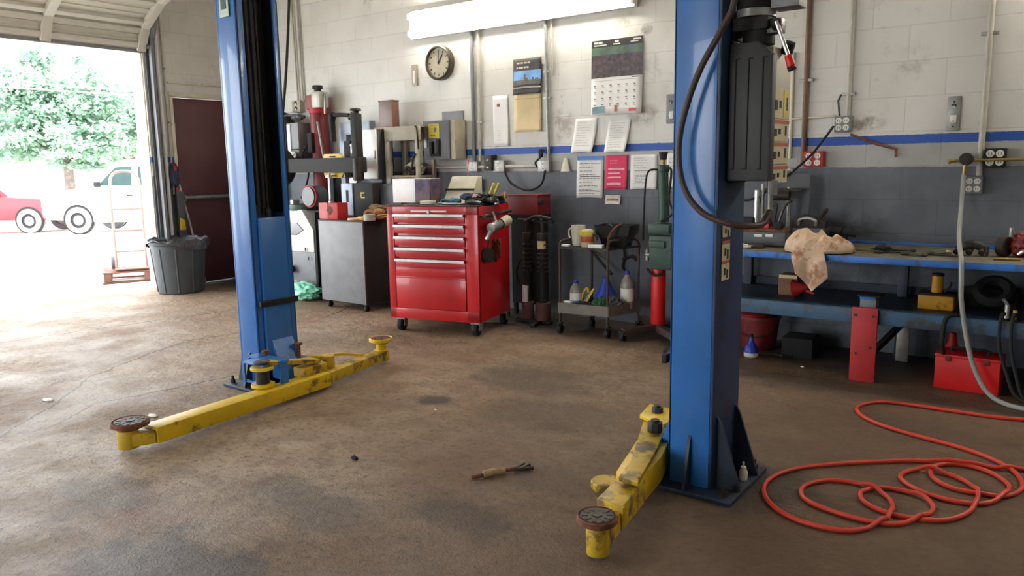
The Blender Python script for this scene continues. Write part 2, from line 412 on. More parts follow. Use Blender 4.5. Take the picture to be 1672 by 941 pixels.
def ground_material():
    t = NT('pale_gravel_lot'); g = t.new('ShaderNodeNewGeometry').outputs['Position']
    col = t.mix(t.ramp(t.noise(g, 1.2, 6), .35, .65), S(206, 204, 198), S(186, 182, 174))
    col = t.mix(t.math('MULTIPLY', t.ramp(t.noise(g, 14, 5, .7), .6, .7), .5), col, S(130, 122, 112))
    t.link(col, t.p.inputs['Base Color']); t.p.inputs['Roughness'].default_value = .9
    return t.m

MT['wall'] = wall_material(); MT['floor'] = floor_material(); MT['ground'] = ground_material()
MT['ceiling'] = mat('dusty_white_ceiling', S(196, 192, 182), .8, 0, .05, 3)
MT['tube'] = emit('fluorescent_tube', (1, .94, .82), 30.0)

# ------------------------------------------------------------------ room shell
WX0, WX1, WY0, WY1, H = -7.85, 2.7, -4.6, 5.385, 3.9
struct('floor', B().box(((WX0 + WX1) / 2 - .1, (WY0 + WY1) / 2, -.1), (WX1 - WX0 + .2, WY1 - WY0, .2)), 'floor')
struct('ceiling', B().box(((WX0 + WX1) / 2, (WY0 + WY1) / 2, H + .1), (WX1 - WX0 + .8, WY1 - WY0 + .8, .2)), 'ceiling')
struct('wall_back', B().box(((WX0 + WX1) / 2, WY1 + .1, H / 2), (WX1 - WX0 + .4, .2, H)), 'wall')
struct('wall_right', B().box((WX1 + .1, (WY0 + WY1) / 2, H / 2), (.2, WY1 - WY0, H)), 'wall')
wf = B()
for xa, xb, za, zb in ((WX0 - .2, -4.6, 0, H), (-4.6, -2.2, 2.72, H), (-2.2, WX1 + .2, 0, H)): wf.box(((xa + xb) / 2, WY0 - .1, (za + zb) / 2), (xb - xa, .2, zb - za))
struct('wall_front', wf, 'wall')
wl = B()
def lw(y0, y1, z0, z1): wl.box((WX0 - .115, (y0 + y1) / 2, (z0 + z1) / 2), (.23, y1 - y0, z1 - z0))
lw(5.35, WY1, 0, H); lw(4.63, 5.35, 2.02, H); lw(4.35, 4.63, 0, H)
lw(.75, 4.35, 2.72, H); lw(.05, .75, 0, H); lw(-3.7, .05, 2.72, H); lw(WY0, -3.7, 0, H)
struct('wall_left', wl, 'wall')
# maroon man door
d1 = B().box((WX0 - .06, 4.99, 1.01), (.045, .70, 2.01), bev=.004)
o = struct('door_1', d1, 'maroon')
B().cyl((WX0 - .005, 4.68, .955), (WX0 - .005, 5.3, .955), .022).box((WX0 - .02, 4.68, .955), (.05, .06, .07), bev=.008).box((WX0 - .02, 5.29, .955), (.05, .06, .07), bev=.008).build('panic_bar', 'steel', o, 'steel push bar across the door')
B().cyl((WX0 - .03, 4.652, .35), (WX0 - .03, 4.652, .45), .012).cyl((WX0 - .03, 4.652, 1.65), (WX0 - .03, 4.652, 1.75), .012).build('hinge', 'steel', o)
t = B(); t.box((WX0 + .006, 4.615, 1.01), (.02, .035, 2.05), bev=.003); t.box((WX0 + .006, 4.99, 2.045), (.02, .79, .05), bev=.003); t.box((WX0 + .008, 4.99, 2.165), (.03, .8, .02), bev=.003)
struct('trim_1', t, 'offwhite')
# outer ground, falls gently away from the door
struct('apron', B().box((-3, WY0 - 10.2, -.11), (22, 20, .2)), 'ground')
t = B(); t.grid(lambda u, v: (-8.05 - 92 * u, -45 + 110 * v, -.01 - .0275 * 92 * u if u < .5 else -.01 - .0275 * 46), 24, 10)
struct('ground', t, 'ground')

# overhead door, stopped half way round its curve
gd = thing('overhead_door', 'raised white sectional overhead door tilting inward above the open bay on the left', 'garage door', (WX0, 2.55, 2.47))
gd['kind'] = 'structure'; gd.name = 'door_2'
import bisect
prof = [(WX0 - .02, 2.47), (WX0 + .10, 2.70), (WX0 + .45, 2.91), (WX0 + .95, 3.05), (WX0 + 1.55, 3.10), (WX0 + 2.15, 3.10)]
def pan(a, b, inset):
    x0, z0 = a; x1, z1 = b; L = math.hypot(x1 - x0, z1 - z0); ang = math.atan2(z1 - z0, x1 - x0)
    mx, mz = (x0 + x1) / 2, (z0 + z1) / 2
    p = B(gd); p.box((mx, 2.565, mz), (L - .012, 3.60, .03), rot=(0, -ang, 0), bev=.003)
    nx, nz = math.sin(ang), -math.cos(ang)
    for k in (.2, .4, .6, .8):           # pressed ribs run along the section
        cx, cz = x0 + (x1 - x0) * k + nx * .017, z0 + (z1 - z0) * k + nz * .017
        p.box((cx, 2.565, cz), (.02, 3.6, .012), rot=(0, -ang, 0), bev=.003)
    q = p.build('door_panel', 'doorpanel', gd)
    for y in (4.33, 3.42, 2.5, 1.6, .82):
        B(gd).box((mx + nx * .04, y, mz + nz * .04), (L - .01, .085, .05), rot=(0, -ang, 0), bev=.004).build('stile', 'doorpanel', q)
    for (ex, ez) in ((x0, z0), (x1, z1)):
        s_ = .06 if ex == x0 else -.05
        B(gd).box((ex + (x1 - x0) / L * s_ + nx * .03, 2.565, ez + (z1 - z0) / L * s_ + nz * .03), (.055, 3.6, .035), rot=(0, -ang, 0), bev=.004).build('rail', 'doorpanel', q)
for i in range(len(prof) - 1): pan(prof[i], prof[i + 1], 0)
B(gd).box((WX0 - .02, 2.565, 2.455), (.05, 3.6, .035), bev=.008).build('bottom_seal', 'grey', gd)
tr = [(WX0 + .06, 4.415, 0.0), (WX0 + .06, 4.415, 2.3), (WX0 + .12, 4.415, 2.62), (WX0 + .35, 4.415, 2.93), (WX0 + .9, 4.415, 3.16), (WX0 + 2.4, 4.415, 3.2)]
p = B(gd); P = catmull(tr, 6)
for a, b in zip(P[:-1], P[1:]): p.bar(a, b, .05, .03)
p.build('track', 'grey', gd)
B(gd).box((WX0 + .012, 4.42, 1.3), (.02, .10, 2.6), bev=.002).build('track_angle', 'dkgrey', gd)
for z in (.5, 1.2, 1.9): B(gd).box((WX0 + .03, 4.44, z), (.05, .03, .06), bev=.002).build('bracket', 'steel', gd)
B(gd).cyl((WX0 + .06, 4.36, 2.50), (WX0 + .06, 4.43, 2.50), .022).build('roller', 'steel', gd)
tp = B(); tp.box((WX0 - .115, 4.345, 1.23), (.20, .014, 2.46), bev=.003); struct('trim_2', tp, 'offwhite')

# ------------------------------------------------------------------ wall-mounted things
WY = WY1
def fixture(name, x0, x1, label):
    f = thing(name, label, 'light', ((x0 + x1) / 2, WY, 2.385), 0)
    B(f).box(((x0 + x1) / 2, WY - .035, 2.497), (x1 - x0, .07, .10), bev=.006).build('housing', 'white', f)
    B(f).prism([(WY - .07, 2.62), (WY - .015, 2.62), (WY - .015, 2.385), (WY - .07, 2.385), (WY - .05, 2.45), (WY - .05, 2.55)], 'x', x0 + .01, x1 - .01).build('reflector', 'white', f)
    for z in (2.575, 2.425):
        B(f).cyl((x0 + .03, WY - .095, z), (x1 - .03, WY - .095, z), .019, seg=14).build('tube', 'tube', f, 'glowing fluorescent tube')
        for x in (x0 + .012, x1 - .012): B(f).box((x, WY - .085, z), (.024, .05, .05), bev=.004).build('lamp_holder', 'white', f)
    return f
fixture('strip_light', -5.03, -2.76, 'long twin-tube fluorescent strip glowing on the wall above the clock and calendars')
fixture('strip_light', -.34, 1.93, 'second fluorescent strip, mostly out of frame at the upper right corner')

def wbox(x0, x1, z0, z1, dep, bev=.004, y=WY): return B().box(((x0 + x1) / 2, y - dep / 2, (z0 + z1) / 2), (x1 - x0, dep, z1 - z0), bev=bev)

# clock
ck = thing('clock', 'round wall clock with a dark brown rim below the strip light', 'clock', (-4.715, WY, 2.155))
Mx = Matrix.Rotation(PI / 2, 4, 'X')
B().lathe([(.10, 0), (.148, 0), (.152, .02), (.150, .055), (.140, .064), (.130, .060), (.127, .045)], (0, 0, 0), 40, Mx).build('rim', 'ring', ck)
B().lathe([(0, .042), (.129, .042), (.129, .03)], (0, 0, 0), 40, Mx).build('clock_face', 'clockface', ck)
b = B()
for i in range(12):
    a = i * PI / 6; b.box((.105 * math.sin(a), -.0435, .105 * math.cos(a)), (.008, .002, .022), rot=(0, a, 0))
b.build('hour_mark', 'dkink', ck)
B().box((.022, -.047, .033), (.010, .002, .085), rot=(0, R(34), 0)).build('hour_hand', 'dkink', ck)
B().box((.002, -.049, .045), (.007, .002, .12), rot=(0, R(2), 0)).build('minute_hand', 'dkink', ck)
B().cyl((0, -.044, 0), (0, -.052, 0), .008, seg=12).build('hand_hub', 'dkink', ck)

# thermostat strip
o = thing('thermometer_plate', 'narrow beige plate fixed to the wall left of the clock', 'wall plate', (-5.04, WY, 1.98))
B(o).box((-5.04, WY - .01, 2.075), (.062, .02, .19), bev=.004).build('plate', 'beige', o)
B(o).box((-5.04, WY - .022, 2.06), (.02, .004, .11)).build('window', 'outletwhite', o)

def sheet(name, label, cat, x0, x1, z0, z1, m, shear=0.0, curl=.012, off=.004, lines=(), group=None, flare=0.0):
    """paper pinned at the top edge; the bottom curls away from the wall"""
    o = thing(name, label, cat, ((x0 + x1) / 2, WY, z0), 0, group)
    def f(u, v):
        zz = z0 + (z1 - z0) * v; k = (1 - v)
        xx = x0 + (x1 - x0) * u + shear * k + flare * (u - .5) * k
        cu = curl * (k ** 2) * (.6 + .8 * u) + .004 * math.sin(u * 5 + v * 3)
        return (xx, WY - off - max(cu, 0), zz + .006 * math.sin(u * PI) * k)
    b = B(o); b.grid(f, 8, 12); b.solid(.0012); b.build('sheet', m, o)
    for li, (nm, mm, bars) in enumerate(lines):
        p = B(o)
        for (u0, u1, v0, v1) in bars:
            def g(u, v, u0=u0, u1=u1, v0=v0, v1=v1):
                q = f(u0 + (u1 - u0) * u, v0 + (v1 - v0) * v); return (q[0], q[1] - .0018 - .0007 * li, q[2])
            p.grid(g, 10 if u1 - u0 > .3 else 3, 8 if v1 - v0 > .1 else 2)
        p.build(nm, mm, o)
    return o
def textbars(n, v1, v0, seed, u0=.1, u1=.9, h=.011):
    rr = random.Random(seed); out = []
    for i in range(n):
        v = v1 + (v0 - v1) * i / max(1, n - 1); u = u0
        end = u0 + (u1 - u0) * rr.uniform(.55, 1)
        while u < end - .03:
            w = min(rr.uniform(.05, .16), end - u); out.append((u, u + w, v - h / 2, v + h / 2)); u += w + .025
    return out

# small calendar: dark heading, sky picture, blank manila sheet below
sheet('calendar', 'narrow calendar with a dark heading and blue sky picture over a blank tan sheet', 'calendar', -3.915, -3.63, 1.82, 2.112, mat('dark_print', S(60, 56, 54), .6, 0, .2, 18), 0, .02, .012,
      [('print', mat('heading_print', S(190, 176, 160), .7, 0, .1, 20), textbars(2, .88, .75, 3, .12, .85, .05)),
       ('picture', mat('sky_print', S(112, 156, 208), .6, 0, .25, 9, S(200, 212, 222), .5, 5), [(.02, .98, .38, .66)]),
       ('picture_foreground', mat('mountain_print', S(92, 90, 84), .6, 0, .35, 24), [(.02, .98, .27, .40), (.38, .44, .40, .56), (.44, .52, .40, .46), (.66, .74, .4, .46), (.78, .9, .4, .44)]),
       ('picture_edge', mat('picture_edge_print', S(150, 150, 148), .6), [(0.0, 1, .17, .21)])])
sheet('calendar_pad', 'blank tan sheet hanging directly under the narrow dark calendar', 'paper', -3.917, -3.64, 1.515, 1.83, 'tan', 0, .012, .005,
      [('fold_line', mat('tan_fold', S(190, 160, 112), .8), [(.02, .98, .86, .875)])])
# large calendar
lc = sheet('calendar', 'large calendar with a dark race crowd picture above a white month grid', 'calendar', -3.165, -2.725, 1.615, 2.18, 'paper', 0, .02, .006,
      [('picture', mat('crowd_print', S(70, 58, 64), .45, 0, .5, 30, S(120, 90, 100), .5, 26), [(0, 1, .50, .93)]),
       ('picture_sky', mat('green_hill_print', S(76, 96, 80), .5, 0, .3, 8, S(84, 92, 140), .5, 5), [(0, 1, .80, .905)]),
       ('heading', mat('black_heading', S(40, 36, 36), .5, 0, .2, 9), [(0, 1, .905, 1.0)]),
       ('heading_print', mat('white_heading_print', S(214, 210, 204), .7), [(.05, .13, .955, .98), (.14, .22, .955, .98), (.05, .30, .925, .94), (.46, .54, .955, .98), (.43, .57, .925, .94), (.82, .97, .96, .98), (.77, .92, .935, .948)]),
       ('grid_print', 'ink', [(.06 + .155 * c, .10 + .155 * c, .385 - .085 * r, .40 - .085 * r) for c in range(6) for r in range(4)] + [(.07 + .155 * c, .11 + .155 * c, .365 - .085 * r, .372 - .085 * r) for c in range(6) for r in range(4)] + [(.04, .96, .455, .459)] + [(.80, .94, .475, .49)]),
       ('footer_print', mat('teal_print', S(120, 156, 164), .7, 0, .2, 20), [(.03, .28, .025, .115)]),
       ('footer_mark', mat('red_print', S(196, 92, 96), .7), [(.76, .90, .03, .075), (.48, .53, .03, .12)])])
# till receipt
sheet('receipt', 'long white till paper with a dark red seal hanging left of the narrow calendar', 'paper', -4.145, -3.985, 1.403, 1.832, mat('receipt_paper', S(236, 234, 232), .8, 0, .02, 9), .008, .014, .004,
      [('seal', mat('seal_print', S(150, 84, 84), .7), [(.26, .46, .78, .84)]), ('print', mat('faint_print', S(196, 194, 196), .8), textbars(5, .3, .12, 9, .3, .6))])
sheet('notice', 'tilted typed sheet overlapping the blue stripe, left one of the upper pair', 'paper', -3.312, -3.11, 1.335, 1.60, 'paper', -.04, .03, .004, [('print', mat('faint_ink', S(168, 166, 170), .8), textbars(10, .88, .2, 21, .12, .85))])
sheet('notice', 'tilted typed sheet overlapping the blue stripe, right one of the upper pair', 'paper', -3.012, -2.822, 1.33, 1.577, 'paper', -.035, .035, .004, [('print', mat('faint_ink_two', S(168, 166, 170), .8), textbars(11, .9, .15, 22, .1, .85))])
sheet('price_list', 'white list sheet with a blue heading bar pinned to the grey wall', 'paper', -3.3, -3.06, .975, 1.307, 'paper', -.008, .008, .004,
      [('heading', 'bluehead', [(0, 1, .90, 1)]), ('print', 'ink', textbars(9, .82, .10, 23, .1, .92, .016)), ('heavy_print', 'dkink', [(.12, .5, .50, .515), (.52, .9, .50, .513), (.1, .9, .155, .17)])])
sheet('notice', 'pink notice sheet pinned beside the blue-headed list', 'paper', -3.04, -2.845, 1.045, 1.311, 'pink', -.008, .014, .004,
      [('print', mat('pale_pink_print', S(240, 190, 200), .8), textbars(2, .83, .76, 31, .2, .8, .018) + [(.14, .86, .56, .61), (.14, .66, .44, .48), (.14, .72, .32, .36), (.12, .74, .12, .18)])])
sheet('notice', 'white typed form pinned right of the pink notice', 'paper', -2.82, -2.60, 1.045, 1.309, 'paper', -.002, .010, .004,
      [('print', 'ink', textbars(5, .9, .62, 41, .12, .7, .010) + textbars(6, .40, .18, 42, .18, .7, .012)), ('heavy_print', 'dkink', [(.16, .86, .525, .54)])])
sheet('notice', 'white sheet half hidden between the green jack ram and the right blue post', 'paper', -2.52, -2.40, 1.058, 1.312, 'paper', 0, .01, .004, [('print', 'ink', textbars(6, .85, .3, 43, .12, .8, .010))])
sheet('snapshot', 'small curled photo with a brown stain below the pink notice', 'paper', -3.04, -2.905, .928, 1.0, mat('snapshot_paper', S(214, 206, 198), .6, 0, .08, 20), 0, .02, .005, [('picture', mat('snapshot_print', S(172, 120, 84), .6, 0, .3, 30), [(.1, .85, .35, .6)])])
# bell-shaped cream ornament
b = B(); b.lathe([(0, .11), (.014, .108), (.02, .085), (.032, .05), (.042, .012), (.047, 0), (0, 0)], (0, 0, 0), 20, None)
bmesh.ops.scale(b.bm, vec=(1, .35, 1), verts=b.bm.verts[:]); bmesh.ops.translate(b.bm, vec=(-3.405, WY - .018, 1.187), verts=b.bm.verts[:])
solo('bell_ornament', b, 'offwhite', 'small cream bell-shaped ornament fixed left of the blue-headed list', 'ornament')

# electrical disconnect
o = thing('electrical_panel', 'grey safety switch box with a yellow warning label behind the red tool cabinet', 'switch box', (-4.65, WY, 1.30))
Yb = WY - .17
B(o).box((-4.625, WY - .09, 1.475), (.36, .15, .34), bev=.006).build('case', 'beige', o)
B(o).box((-4.65, WY - .17, 1.475), (.305, .02, .335), bev=.004).build('cover', 'dkgrey', o)
B(o).box((-4.70 + .03, WY - .184, 1.555), (.125, .004, .125)).build('warning_label', 'label_yellow', o, 'yellow printed warning label')
B(o).box((-4.655, WY - .187, 1.565), (.03, .002, .04)).box((-4.685, WY - .187, 1.515), (.06, .002, .012)).box((-4.665, WY - .187, 1.605), (.08, .002, .008)).build('warning_print', 'ink', o)
B(o).box((-4.62, WY - .19, 1.42), (.03, .03, .13), bev=.008).box((-4.70, WY - .19, 1.41), (.035, .03, .11), bev=.008).box((-4.66, WY - .185, 1.345), (.11, .02, .025), bev=.006).build('switch_lever', 'black', o, 'black switch lever')
B(o).box((-4.775, WY - .183, 1.5), (.03, .004, .18)).build('rating_plate', 'steel', o)
solo('steel_plate', B().box((-4.60, WY - .006, 1.675), (.245, .010, .11), bev=.002), 'grey', 'flat grey steel plate on the wall behind the safety switch box', 'plate')

def conduit(label, pts, r=.011, m='conduit', clips=(), name='conduit'):
    o = thing(name, label, 'pipe', pts[0])
    b = B(o)
    for a, c in zip(pts[:-1], pts[1:]): b.cyl(a, c, r, seg=12)
    for q in pts[1:-1]: b.sph(q, r * 1.05, 2)
    b.build('pipe', m, o)
    for q in clips:
        B(o).box(q, (r * 5.2, r * 1.2, .02), bev=.002).build('strap', 'steel', o)
    return o
yc = WY - .022
conduit('grey conduit rising beside the safety switch box to the strip light', [(-4.352, yc, 1.27), (-4.352, yc, 2.40)], .016, 'grey')
conduit('pale conduit just right of the grey one under the strip light', [(-4.285, yc, 1.29), (-4.275, yc, 2.40)], .012, 'conduit', [(-4.282, yc, 1.62)])
conduit('rust-flecked conduit between the two calendars', [(-3.565, yc, 1.26), (-3.585, yc, 2.40)], .013, 'steel', [(-3.576, yc, 1.78), (-3.572, yc, 1.99)])
conduit('pale conduit stub running up beside the rust-flecked one', [(-3.53, yc, 1.95), (-3.527, yc, 2.40)], .010, 'conduit')
conduit('horizontal conduit linking the outlet boxes under the blue stripe', [(-4.95, yc - .01, 1.238), (-3.62, yc - .01, 1.233)], .013, 'conduit')
conduit('pale vertical conduit left of the safety switch box', [(-4.97, yc, 1.27), (-4.985, yc, 1.60)], .014, 'offwhite')
conduit('pair-left thin conduit in the far corner above the red jack', [(-6.70, yc, 1.93), (-6.72, yc, 3.0)], .010, 'conduit')
conduit('pair-right thin conduit in the far corner above the red jack', [(-6.62, yc, 1.93), (-6.63, yc, 3.0)], .012, 'conduit')
conduit('brown vertical pipe beside the black pump reservoir', [(-1.53, yc, 1.21), (-1.53, yc, 3.3)], .017, 'brownpipe', [(-1.53, yc, 1.765)])
conduit('white conduit dropping to the grey outlet box above the bench', [(-1.262, yc, 1.50), (-1.262, yc, 3.3)], .015, 'conduit', [(-1.262, yc, 1.66)])
conduit('white conduit dropping to the outlet boxes at the right edge', [(-.51, yc, 1.14), (-.51, yc, 3.3)], .017, 'conduit', [(-.51, yc, 1.95)])
conduit('thin bent grey pipe looping from the white conduit to the outlet box', [(-1.31, yc, 1.50), (-1.325, yc, 1.62), (-1.31, yc, 1.655), (-1.262, yc, 1.66)], .006, 'tool')
conduit('rusty air pipe sloping down below the blue stripe', [(-1.24, yc, 1.405), (-1.10, yc, 1.345), (-.968, yc, 1.305), (-.966, yc, 1.255)], .008, 'rust')
conduit('thin horizontal white raceway left of the grey outlet box', [(-1.63, yc + .01, 1.52), (-1.34, yc + .01, 1.525)], .009, 'offwhite')
conduit('white vertical raceway beside the pump reservoir labels', [(-1.62, yc + .01, 1.26), (-1.62, yc + .01, 1.95)], .010, 'offwhite')
conduit('brass air line running along the wall past the right outlets', [(-.66, yc - .05, 1.228), (.6, yc - .05, 1.236)], .008, 'bronze')

def outlet(label, x0, x1, z0, z1, m, recept=2, d=.055, name='outlet_box'):
    o = thing(name, label, 'outlet', ((x0 + x1) / 2, WY, z0))
    B(o).box(((x0 + x1) / 2, WY - d / 2, (z0 + z1) / 2), (x1 - x0, d, z1 - z0), bev=.006).build('box', m, o)
    w = (x1 - x0)
    for i in range(2):
        cx = x0 + w * (.28 + .44 * i) if recept == 4 else (x0 + x1) / 2
        if recept == 2 and i == 1: break
        for j in range(2):
            cz = z0 + (z1 - z0) * (.28 + .44 * j); rr = min(w * .19, (z1 - z0) * .19)
            rc = B(o); rc.cyl((cx, WY - d - .004, cz), (cx, WY - d + .002, cz), rr, seg=20); q = rc.build('receptacle', 'outletwhite', o)
            B(o).box((cx - rr * .35, WY - d - .0045, cz), (rr * .16, .002, rr * .7)).box((cx + rr * .35, WY - d - .0045, cz), (rr * .16, .002, rr * .7)).build('slot', 'dkink', q)
    return o
outlet('grey four-socket outlet box below the white conduit over the bench', -1.335, -1.235, 1.42, 1.522, 'grey', 4)
outlet('red four-socket outlet box on the grey paint line beside the brown pipe', -1.52, -1.395, 1.20, 1.303, 'outletred', 4)
outlet('black four-socket outlet box near the right edge', -.49, -.38, 1.185, 1.297, 'black', 4, .06)
outlet('small grey four-socket outlet box under the black one at right', -.58, -.488, 1.033, 1.135, 'grey', 4)
outlet('tall grey wall plate with a single socket at right', -.702, -.632, 1.405, 1.608, 'steel', 0, .012)
o = bpy.data.objects['outlet_box.004']
B(o).box((-.668, WY - .014, 1.475), (.035, .006, .045), bev=.003).build('receptacle', 'outletwhite', o); [B(o).cyl((-.667, WY - .015, z), (-.667, WY - .01, z), .005, seg=10).build('screw', 'dkink', o) for z in (1.575, 1.43)]
outlet('tall grey switch plate between the large calendar and the right blue post', -2.528, -2.455, 1.53, 1.74, 'grey', 0, .02)
o = bpy.data.objects['outlet_box.005']
B(o).box((-2.485, WY - .024, 1.59), (.032, .01, .055), bev=.003).build('switch', 'outletwhite', o)
outlet('steel junction box at the foot of the grey conduit', -4.415, -4.295, 1.195, 1.283, 'steel', 2)
outlet('crusty steel outlet box left of the safety switch conduit run', -5.04, -4.93, 1.197, 1.282, 'steel', 2)
outlet('grimy steel outlet box in the middle of the conduit run', -4.12, -4.0, 1.19, 1.29, 'steel', 2, .06)
outlet('dark transformer block beside the grimy outlet box', -4.20, -4.115, 1.20, 1.335, 'iron', 0, .08)
outlet('steel outlet box at the foot of the conduit between the calendars', -3.65, -3.54, 1.185, 1.28, 'steel', 2, .06)
outlet('pale junction box in the far corner under the thin conduits', -6.76, -6.63, 1.83, 1.95, 'beige', 0, .06)
outlet('dark grey switch box hanging below the junction of the grey conduit', -4.39, -4.28, 1.02, 1.13, 'dkgrey', 0, .05)
# hanging black cord between outlet boxes
b = B(); b.tube([(-3.98, WY - .07, 1.19), (-3.93, WY - .06, 1.10), (-3.82, WY - .05, 1.045), (-3.72, WY - .05, 1.04), (-3.62, WY - .05, 1.09), (-3.575, WY - .06, 1.2)], .009)
solo('extension_cord', b, 'rubber', 'black cord sagging between two outlet boxes on the grey wall', 'cord')
b = B(); b.tube([(-1.33, WY - .08, 1.46), (-1.39, WY - .09, 1.37), (-1.46, WY - .12, 1.27), (-1.56, WY - .2, 1.16), (-1.67, WY - .3, 1.06), (-1.70, WY - .35, .98)], .008)
solo('extension_cord', b, 'rubber', 'black cord dropping from the grey outlet past the red outlet to the bench', 'cord')
b = B(); b.tube([(-3.64, WY - .05, 1.2), (-3.68, WY - .05, 1.26), (-3.63, WY - .06, 1.30), (-3.59, WY - .05, 1.37)], .008).box((-3.63, WY - .04, 1.34), (.03, .03, .07), bev=.006)
solo('plug', b, 'rubber', 'black plug and lead stuck above the outlet between the calendars', 'plug')
# regulator with hanging clear hose at right
o = thing('air_regulator', 'old brass air valve on the line with a clear hose hanging from it', 'valve', (-.575, WY - .07, 1.2))
B(o).cyl((-.575, WY - .04, 1.237), (-.575, WY - .12, 1.237), .036, seg=18, bev=.005).build('body', 'iron', o)
B(o).cyl((-.66, WY - .07, 1.225), (-.6, WY - .07, 1.23), .009).sph((-.662, WY - .07, 1.223), .014).build('valve_handle', 'bronze', o)
B(o).cyl((-.58, WY - .07, 1.21), (-.583, WY - .07, 1.14), .012).build('hose_fitting', 'bronze', o)
b = B(); b.tube([(-.583, WY - .08, 1.145), (-.575, 5.22, .96), (-.545, 4.95, .815), (-.505, 4.70, .745), (-.488, 4.60, .725), (-.478, 4.565, .63), (-.468, 4.56, .50), (-.425, 4.55, .286), (-.38, 4.54, .15), (-.32, 4.52, .055), (-.24, 4.49, .016), (-.12, 4.45, .0128), (.1, 4.42, .0128)], .0120, 10)
solo('air_hose', b, 'clearhose', 'grey clear hose dropping from the wall valve over the bench to the floor', 'hose')

MT['blue_shaded_grime'] = mat('shaded_greasy_blue_enamel', S(32, 56, 92), .5, 0, .2, 5, S(34, 34, 38), .75, 4, .04)  # blue darkened to carry the right post's outer shade, with grease on top
# ------------------------------------------------------------------ two-post lift
def post(name, label, loc, mir, sticker):
    """channel post; mir=+1 opens towards +X (left post), -1 towards -X"""
    o = thing(name, label, 'vehicle lift post', loc)
    s = mir; w, d, th, Ht = .176, .27, .012, 3.45
    b = B()
    def bx(x0, x1, y0, y1, z0, z1, bev=.004): b.box((s * (x0 + x1) / 2, (y0 + y1) / 2, (z0 + z1) / 2), (abs(x1 - x0), abs(y1 - y0), abs(z1 - z0)), bev=bev)
    # folded channel: back, two sides, two lips
    bx(-w / 2 + th, w / 2, -d / 2, -d / 2 + th, .02, Ht); bx(-w / 2 + th, w / 2, d / 2 - th, d / 2, .02, Ht)
    bx(w / 2 - th, w / 2, -d / 2, -d / 2 + .045, .02, Ht); bx(w / 2 - th, w / 2, d / 2 - .035, d / 2, .02, Ht)
    b.build('column', 'blue', o)
    b = B(); bx(-w / 2, -w / 2 + th, -d / 2, d / 2, .02, Ht); b.build('outer_face', 'blue' if s > 0 else 'blue_shaded_grime', o, None if s > 0 else 'greasy outer face with its shade painted in')
    b = B(); b.box((s * -.04, 0, .5 + .9), (.06, d - .06, 1.9 * 1.9)); b.box((s * -.005, d / 2 - th - .004, 2.2), (w - 2 * th, .006, 2.4)); b.box((s * (w / 2 - th - .003), d / 2 - .018, 2.2), (.004, .034, 2.4)); b.build('inner_channel', 'channel', o, 'greasy dark inside of the channel')
    b = B(); b.cyl((s * .02, -.03, 1.05), (s * .02, -.03, 3.4), .012); b.cyl((s * .02, .035, 1.0), (s * .02, .035, 3.4), .008); b.build('lifting_chain', 'iron', o)
    b = B(); b.box((0, 0, .01), (.38, .40, .02), bev=.006); b.build('base_plate', 'blue_dark', o)
    for y in (-.165, .165):
        b = B(); sy = 1 if y > 0 else -1
        b.prism([(sy * d / 2, .02), (sy * (d / 2 + .055), .02), (sy * (d / 2 + .012), .20), (sy * d / 2, .22)], 'x', -.006, .006); b.build('gusset', 'blue_dark', o)
    for y in (-.09, .1):
        b = B(); b.prism([(s * -w / 2, .02), (s * (-w / 2 - .10), .02), (s * (-w / 2 - .02), .27), (s * -w / 2, .30)], 'y', y - .006, y + .006); b.build('gusset', 'blue_dark', o)
    for (x, y) in ((-.15, -.16), (.15, -.16), (-.15, .16), (.15, .16)):
        b = B(); b.cyl((x, y, .02), (x, y, .04), .016, seg=6).cyl((x, y, .03), (x, y, .06), .008, seg=10); b.build('anchor_bolt', 'iron', o)
    b = B()
    b.box((s * (w / 2 - .02), 0, .56), (.075, .175, .84), bev=.006)
    b.prism([(s * w / 2, .33), (s * (w / 2 + .10), .06), (s * w / 2, .06)], 'y', -.055, .085)
    cr = b.build('carriage', 'blue', o)
    b = B(); b.cyl((s * (w / 2 - .02), .0, .98), (s * (w / 2 - .02), .0, 1.03), .016); b.build('cable_stud', 'iron', cr)
    b = B(); b.box((s * (w / 2 + .028), 0, .50), (.02, .255, .034), bev=.003); b.build('latch_bar', 'black', o, 'black bar across the carriage')
    return o
LP = (-3.775, 2.71, 0); RP = (-1.138, 2.80, 0)
lp = post('lift_post', 'left blue lift post with two yellow arms swung along the floor', LP, 1, True)
B(lp).box((-3.775, 2.568, 2.12), (.08, .004, .13)).build('sticker', 'label_green', lp, 'pale green and white sticker')
B(lp).box((-3.775, 2.565, 2.12), (.045, .003, .05)).build('sticker_print', 'green', lp)
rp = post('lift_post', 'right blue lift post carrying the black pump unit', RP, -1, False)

def pad(parent, c, r, m_rim, m_top, z0, zt):
    p = B(parent); p.lathe([(0, 0), (r * .62, 0), (r * .7, .006), (r, .014), (r, .030), (r * .93, .036), (r * .86, .030), (0, .030)], (c[0], c[1], zt - .036), 30)
    q = p.build('lift_pad', m_rim, parent, 'round rusty lift pad')
    t = B(parent); t.lathe([(r * .22, .034), (r * .82, .034), (r * .82, .028)], (c[0], c[1], zt - .036), 26)
    for k in range(10):
        a = 2 * PI * k / 10; t.box((c[0] + r * .6 * math.cos(a), c[1] + r * .6 * math.sin(a), zt - .002), (r * .3, .010, .004), rz=a)
    t.build('pad_face', m_top, q)
    B(parent).cyl((c[0], c[1], zt - .036), (c[0], c[1], zt + .001), r * .24, seg=14).build('pad_screw', 'iron', q)
    return q
